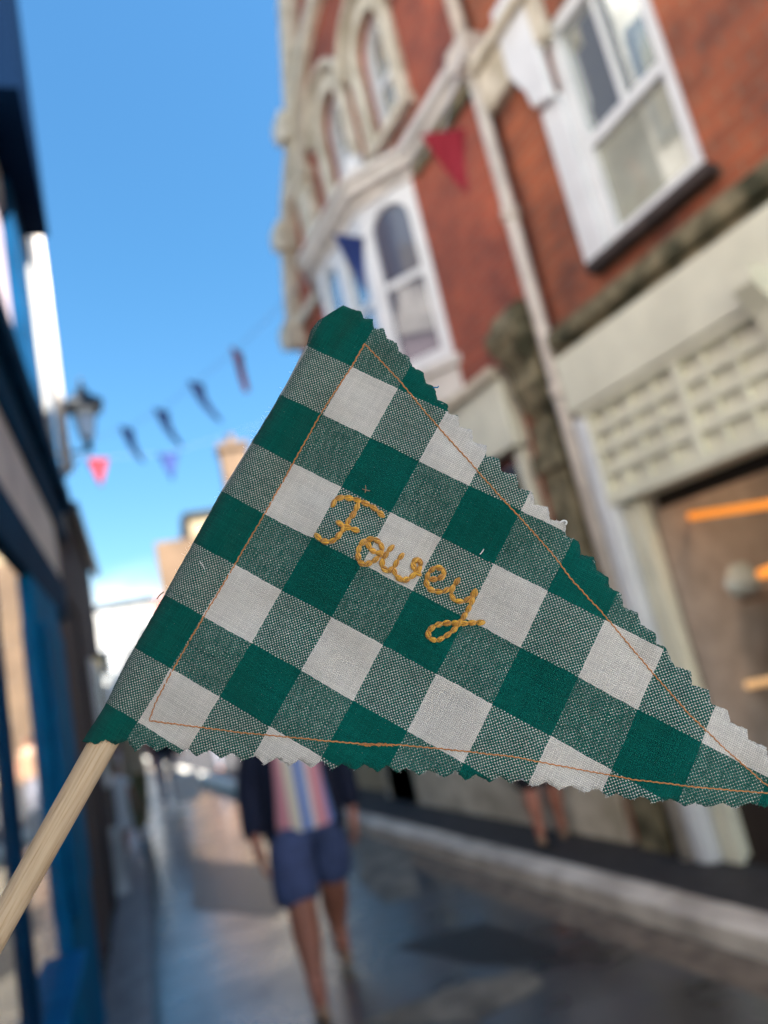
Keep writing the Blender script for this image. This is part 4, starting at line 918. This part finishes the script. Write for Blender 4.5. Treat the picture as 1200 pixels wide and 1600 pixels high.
# embroidered word, stem stitched: each stitch is a bundle of twisted strands
def emb_mat():
    m = mat('mustard_embroidery_floss', (.50, .23, .03), .5, sheen=.5, spec=.4); n = m.node_tree; b = n.nodes['Principled BSDF']
    g_ = n.nodes.new('ShaderNodeNewGeometry'); r = n.nodes.new('ShaderNodeValToRGB'); e = r.color_ramp.elements
    e[0].color = (.34, .13, .006, 1); e[1].color = (.74, .39, .03, 1); n.links.new(g_.outputs['Random Per Island'], r.inputs[0]); n.links.new(r.outputs[0], b.inputs['Base Color']); return m
M['floss'] = emb_mat()
def C(p): return (460+p[0]/3.53, 740+p[1]/3.53)
WORD = {'F': [[(205,183),(215,148),(245,130),(285,128),(330,140),(385,158),(430,182),(470,215),(495,238)], [(355,165),(340,205),(312,232),(300,262),(282,290),(255,330),(225,368),(180,385),(145,370),(115,330)], [(232,262),(268,288),(310,300),(358,318)]],
        'o': [[(440,357),(400,362),(365,385),(348,430),(345,470),(365,500),(395,508),(430,490),(458,465),(482,448),(490,415),(475,380),(455,360),(440,357)], [(402,375),(408,405),(425,432),(455,440),(490,438)]],
        'w': [[(550,398),(518,425),(497,455),(475,480),(480,520),(510,548),(540,540),(552,505),(570,475),(603,440)], [(545,520),(560,570),(595,598),(630,585),(665,555),(690,525),(708,490),(690,465),(655,478),(645,510),(665,540),(700,560)]],
        'e': [[(745,585),(790,585),(830,568),(835,535),(800,508),(760,520),(735,550),(722,590),(735,635),(780,655),(825,655),(858,630)]],
        'y': [[(910,575),(885,605),(865,640),(860,685),(900,712),(945,705),(980,680),(1003,638)], [(1003,640),(985,700),(955,760),(925,805),(895,850),(860,880),(810,915),(765,930),(732,900),(735,860),(770,838),(830,825),(890,825),(960,825),(1050,820)]]}
def stitch(mb, a, b, w):
    """one stitch from a to b (pixels on the cloth): five strands twisted into a spindle"""
    a = Vector(a); b = Vector(b); t = (b-a); L_ = t.length; t.normalize(); nn = Vector((-t.y, t.x)); n = 9
    tw = random.uniform(.15, .35); ph0 = random.uniform(0, 6)
    for s in range(6):
        path = []; rad = []
        for i in range(n+1):
            q = i/n; env = max(.13, math.sin(PI*q))**.6; ph = ph0+2*PI*s/6+q*tw*2*PI
            c = a+t*(L_*q)+nn*(w*.58*env*math.cos(ph)); hgt = w*PXM*(.45*env + .45*env*math.sin(ph)) 
            path.append(PP(c.x, c.y, relief(c.x, c.y)+hgt-.0002)); rad.append(w*.25*PXM*(.30+.70*env))
        mb.tube(path, rad, 6)
LET = MB(); lo = LET
root = None
for ch, strokes in WORD.items():
    mb = MB()
    for st in strokes:
        q = smooth_poly([Vector(C(p)) for p in st], 2); q = resample(q, .8); Lt = len(q)*.8; ns = max(2, round(Lt/13.5)); per = (len(q)-1)/ns
        for k in range(ns):
            i0 = int(k*per); i1 = min(len(q)-1, int((k+1)*per))
            a = q[i0]; b = q[i1]; d_ = (b-a).normalized(); off = Vector((-d_.y, d_.x))*random.uniform(-.5, .5)
            stitch(mb, a-d_*.8+off, b+d_*.8+off, random.uniform(5.3, 6.3))
    if root is None: root = empty('embroidered_word', (0, 0, 0), None, None); root.parent = FLG; root['label'] = 'cursive place name embroidered in mustard thread'
    mb.build('stitched_letter', M['floss'], root, True)

# loose fibres along the pinked edges and stray threads on the cloth
fw, fg = MB(), MB()
def fibre(mb, p, d, ln_, curl, r=.00006, lift=0):
    path = []; p = Vector(p); a = math.atan2(d[1], d[0])
    for i in range(6): path.append(PP(p.x, p.y, relief(p.x, p.y)+.0001+lift*i)); a += curl; p = p+Vector((math.cos(a), math.sin(a)))*ln_/5
    mb.tube(path, r, 5)
E_ = fray(TOP, 0, 3)+fray(BOT, 0, 3)
for i in range(1, len(E_)-1):
    if random.random() < .55:
        a = Vector(E_[i-1]); b = Vector(E_[i+1]); t = (b-a).normalized(); nn = Vector((t.y, -t.x)); d = nn+t*random.uniform(-1, 1)
        p = Vector(E_[i]); iu, jv = clothuv(p.x, p.y); wsum = (math.floor(iu) % 2 == 0)+(math.floor(jv) % 2 == 0)
        mb = fw if random.random() < (.1, .5, .95)[wsum] else fg
        fibre(mb, p-nn*1.5, d, random.uniform(2.5, 6), random.uniform(-.35, .35), .00005)
for i in range(60):
    k = random.randrange(2, len(SIL)-5); a = Vector(SIL[k]); b = Vector(SIL[k+1]); p = a.lerp(b, random.random()); t = (b-a).normalized(); nn = Vector((t.y, -t.x))
    fibre(fw, p+nn*-1, nn+t*random.uniform(-1.5, 1.5), random.uniform(4, 11), random.uniform(-.3, .3), .00002)
fw.build('frayed_white_fibres', mat('white_fibre', (.7, .7, .7), .9), FLG, True)['kind'] = 'stuff'
fg.build('frayed_green_fibres', mat('green_fibre', (.006, .12, .075), .9), FLG, True)['kind'] = 'stuff'
def lint(pts, r, m, name='loose_thread'):
    mb = MB(); q = smooth_poly([Vector(p) for p in pts], 2); mb.tube([PP(p.x, p.y, relief(p.x, p.y)+.0006) for p in q], r, 6); return mb.build(name, M[m], FLG, True)
lint([(750, 866), (753, 863), (756, 858)], .0002, 'whitecloth'); lint([(312, 877), (316, 882), (320, 890)], .00014, 'whitecloth'); lint([(874, 817), (880, 813), (886, 815), (884, 820)], .00035, 'whitecloth')
lint([(256, 925), (250, 929), (245, 936)], .00022, 'olive'); lint([(566, 764), (572, 766), (578, 767)], .00015, 'leather'); lint([(571, 758), (572, 765), (570, 770)], .00012, 'leather')
lint([(676, 606), (680, 605), (684, 606), (685, 603)], .00022, 'teal')
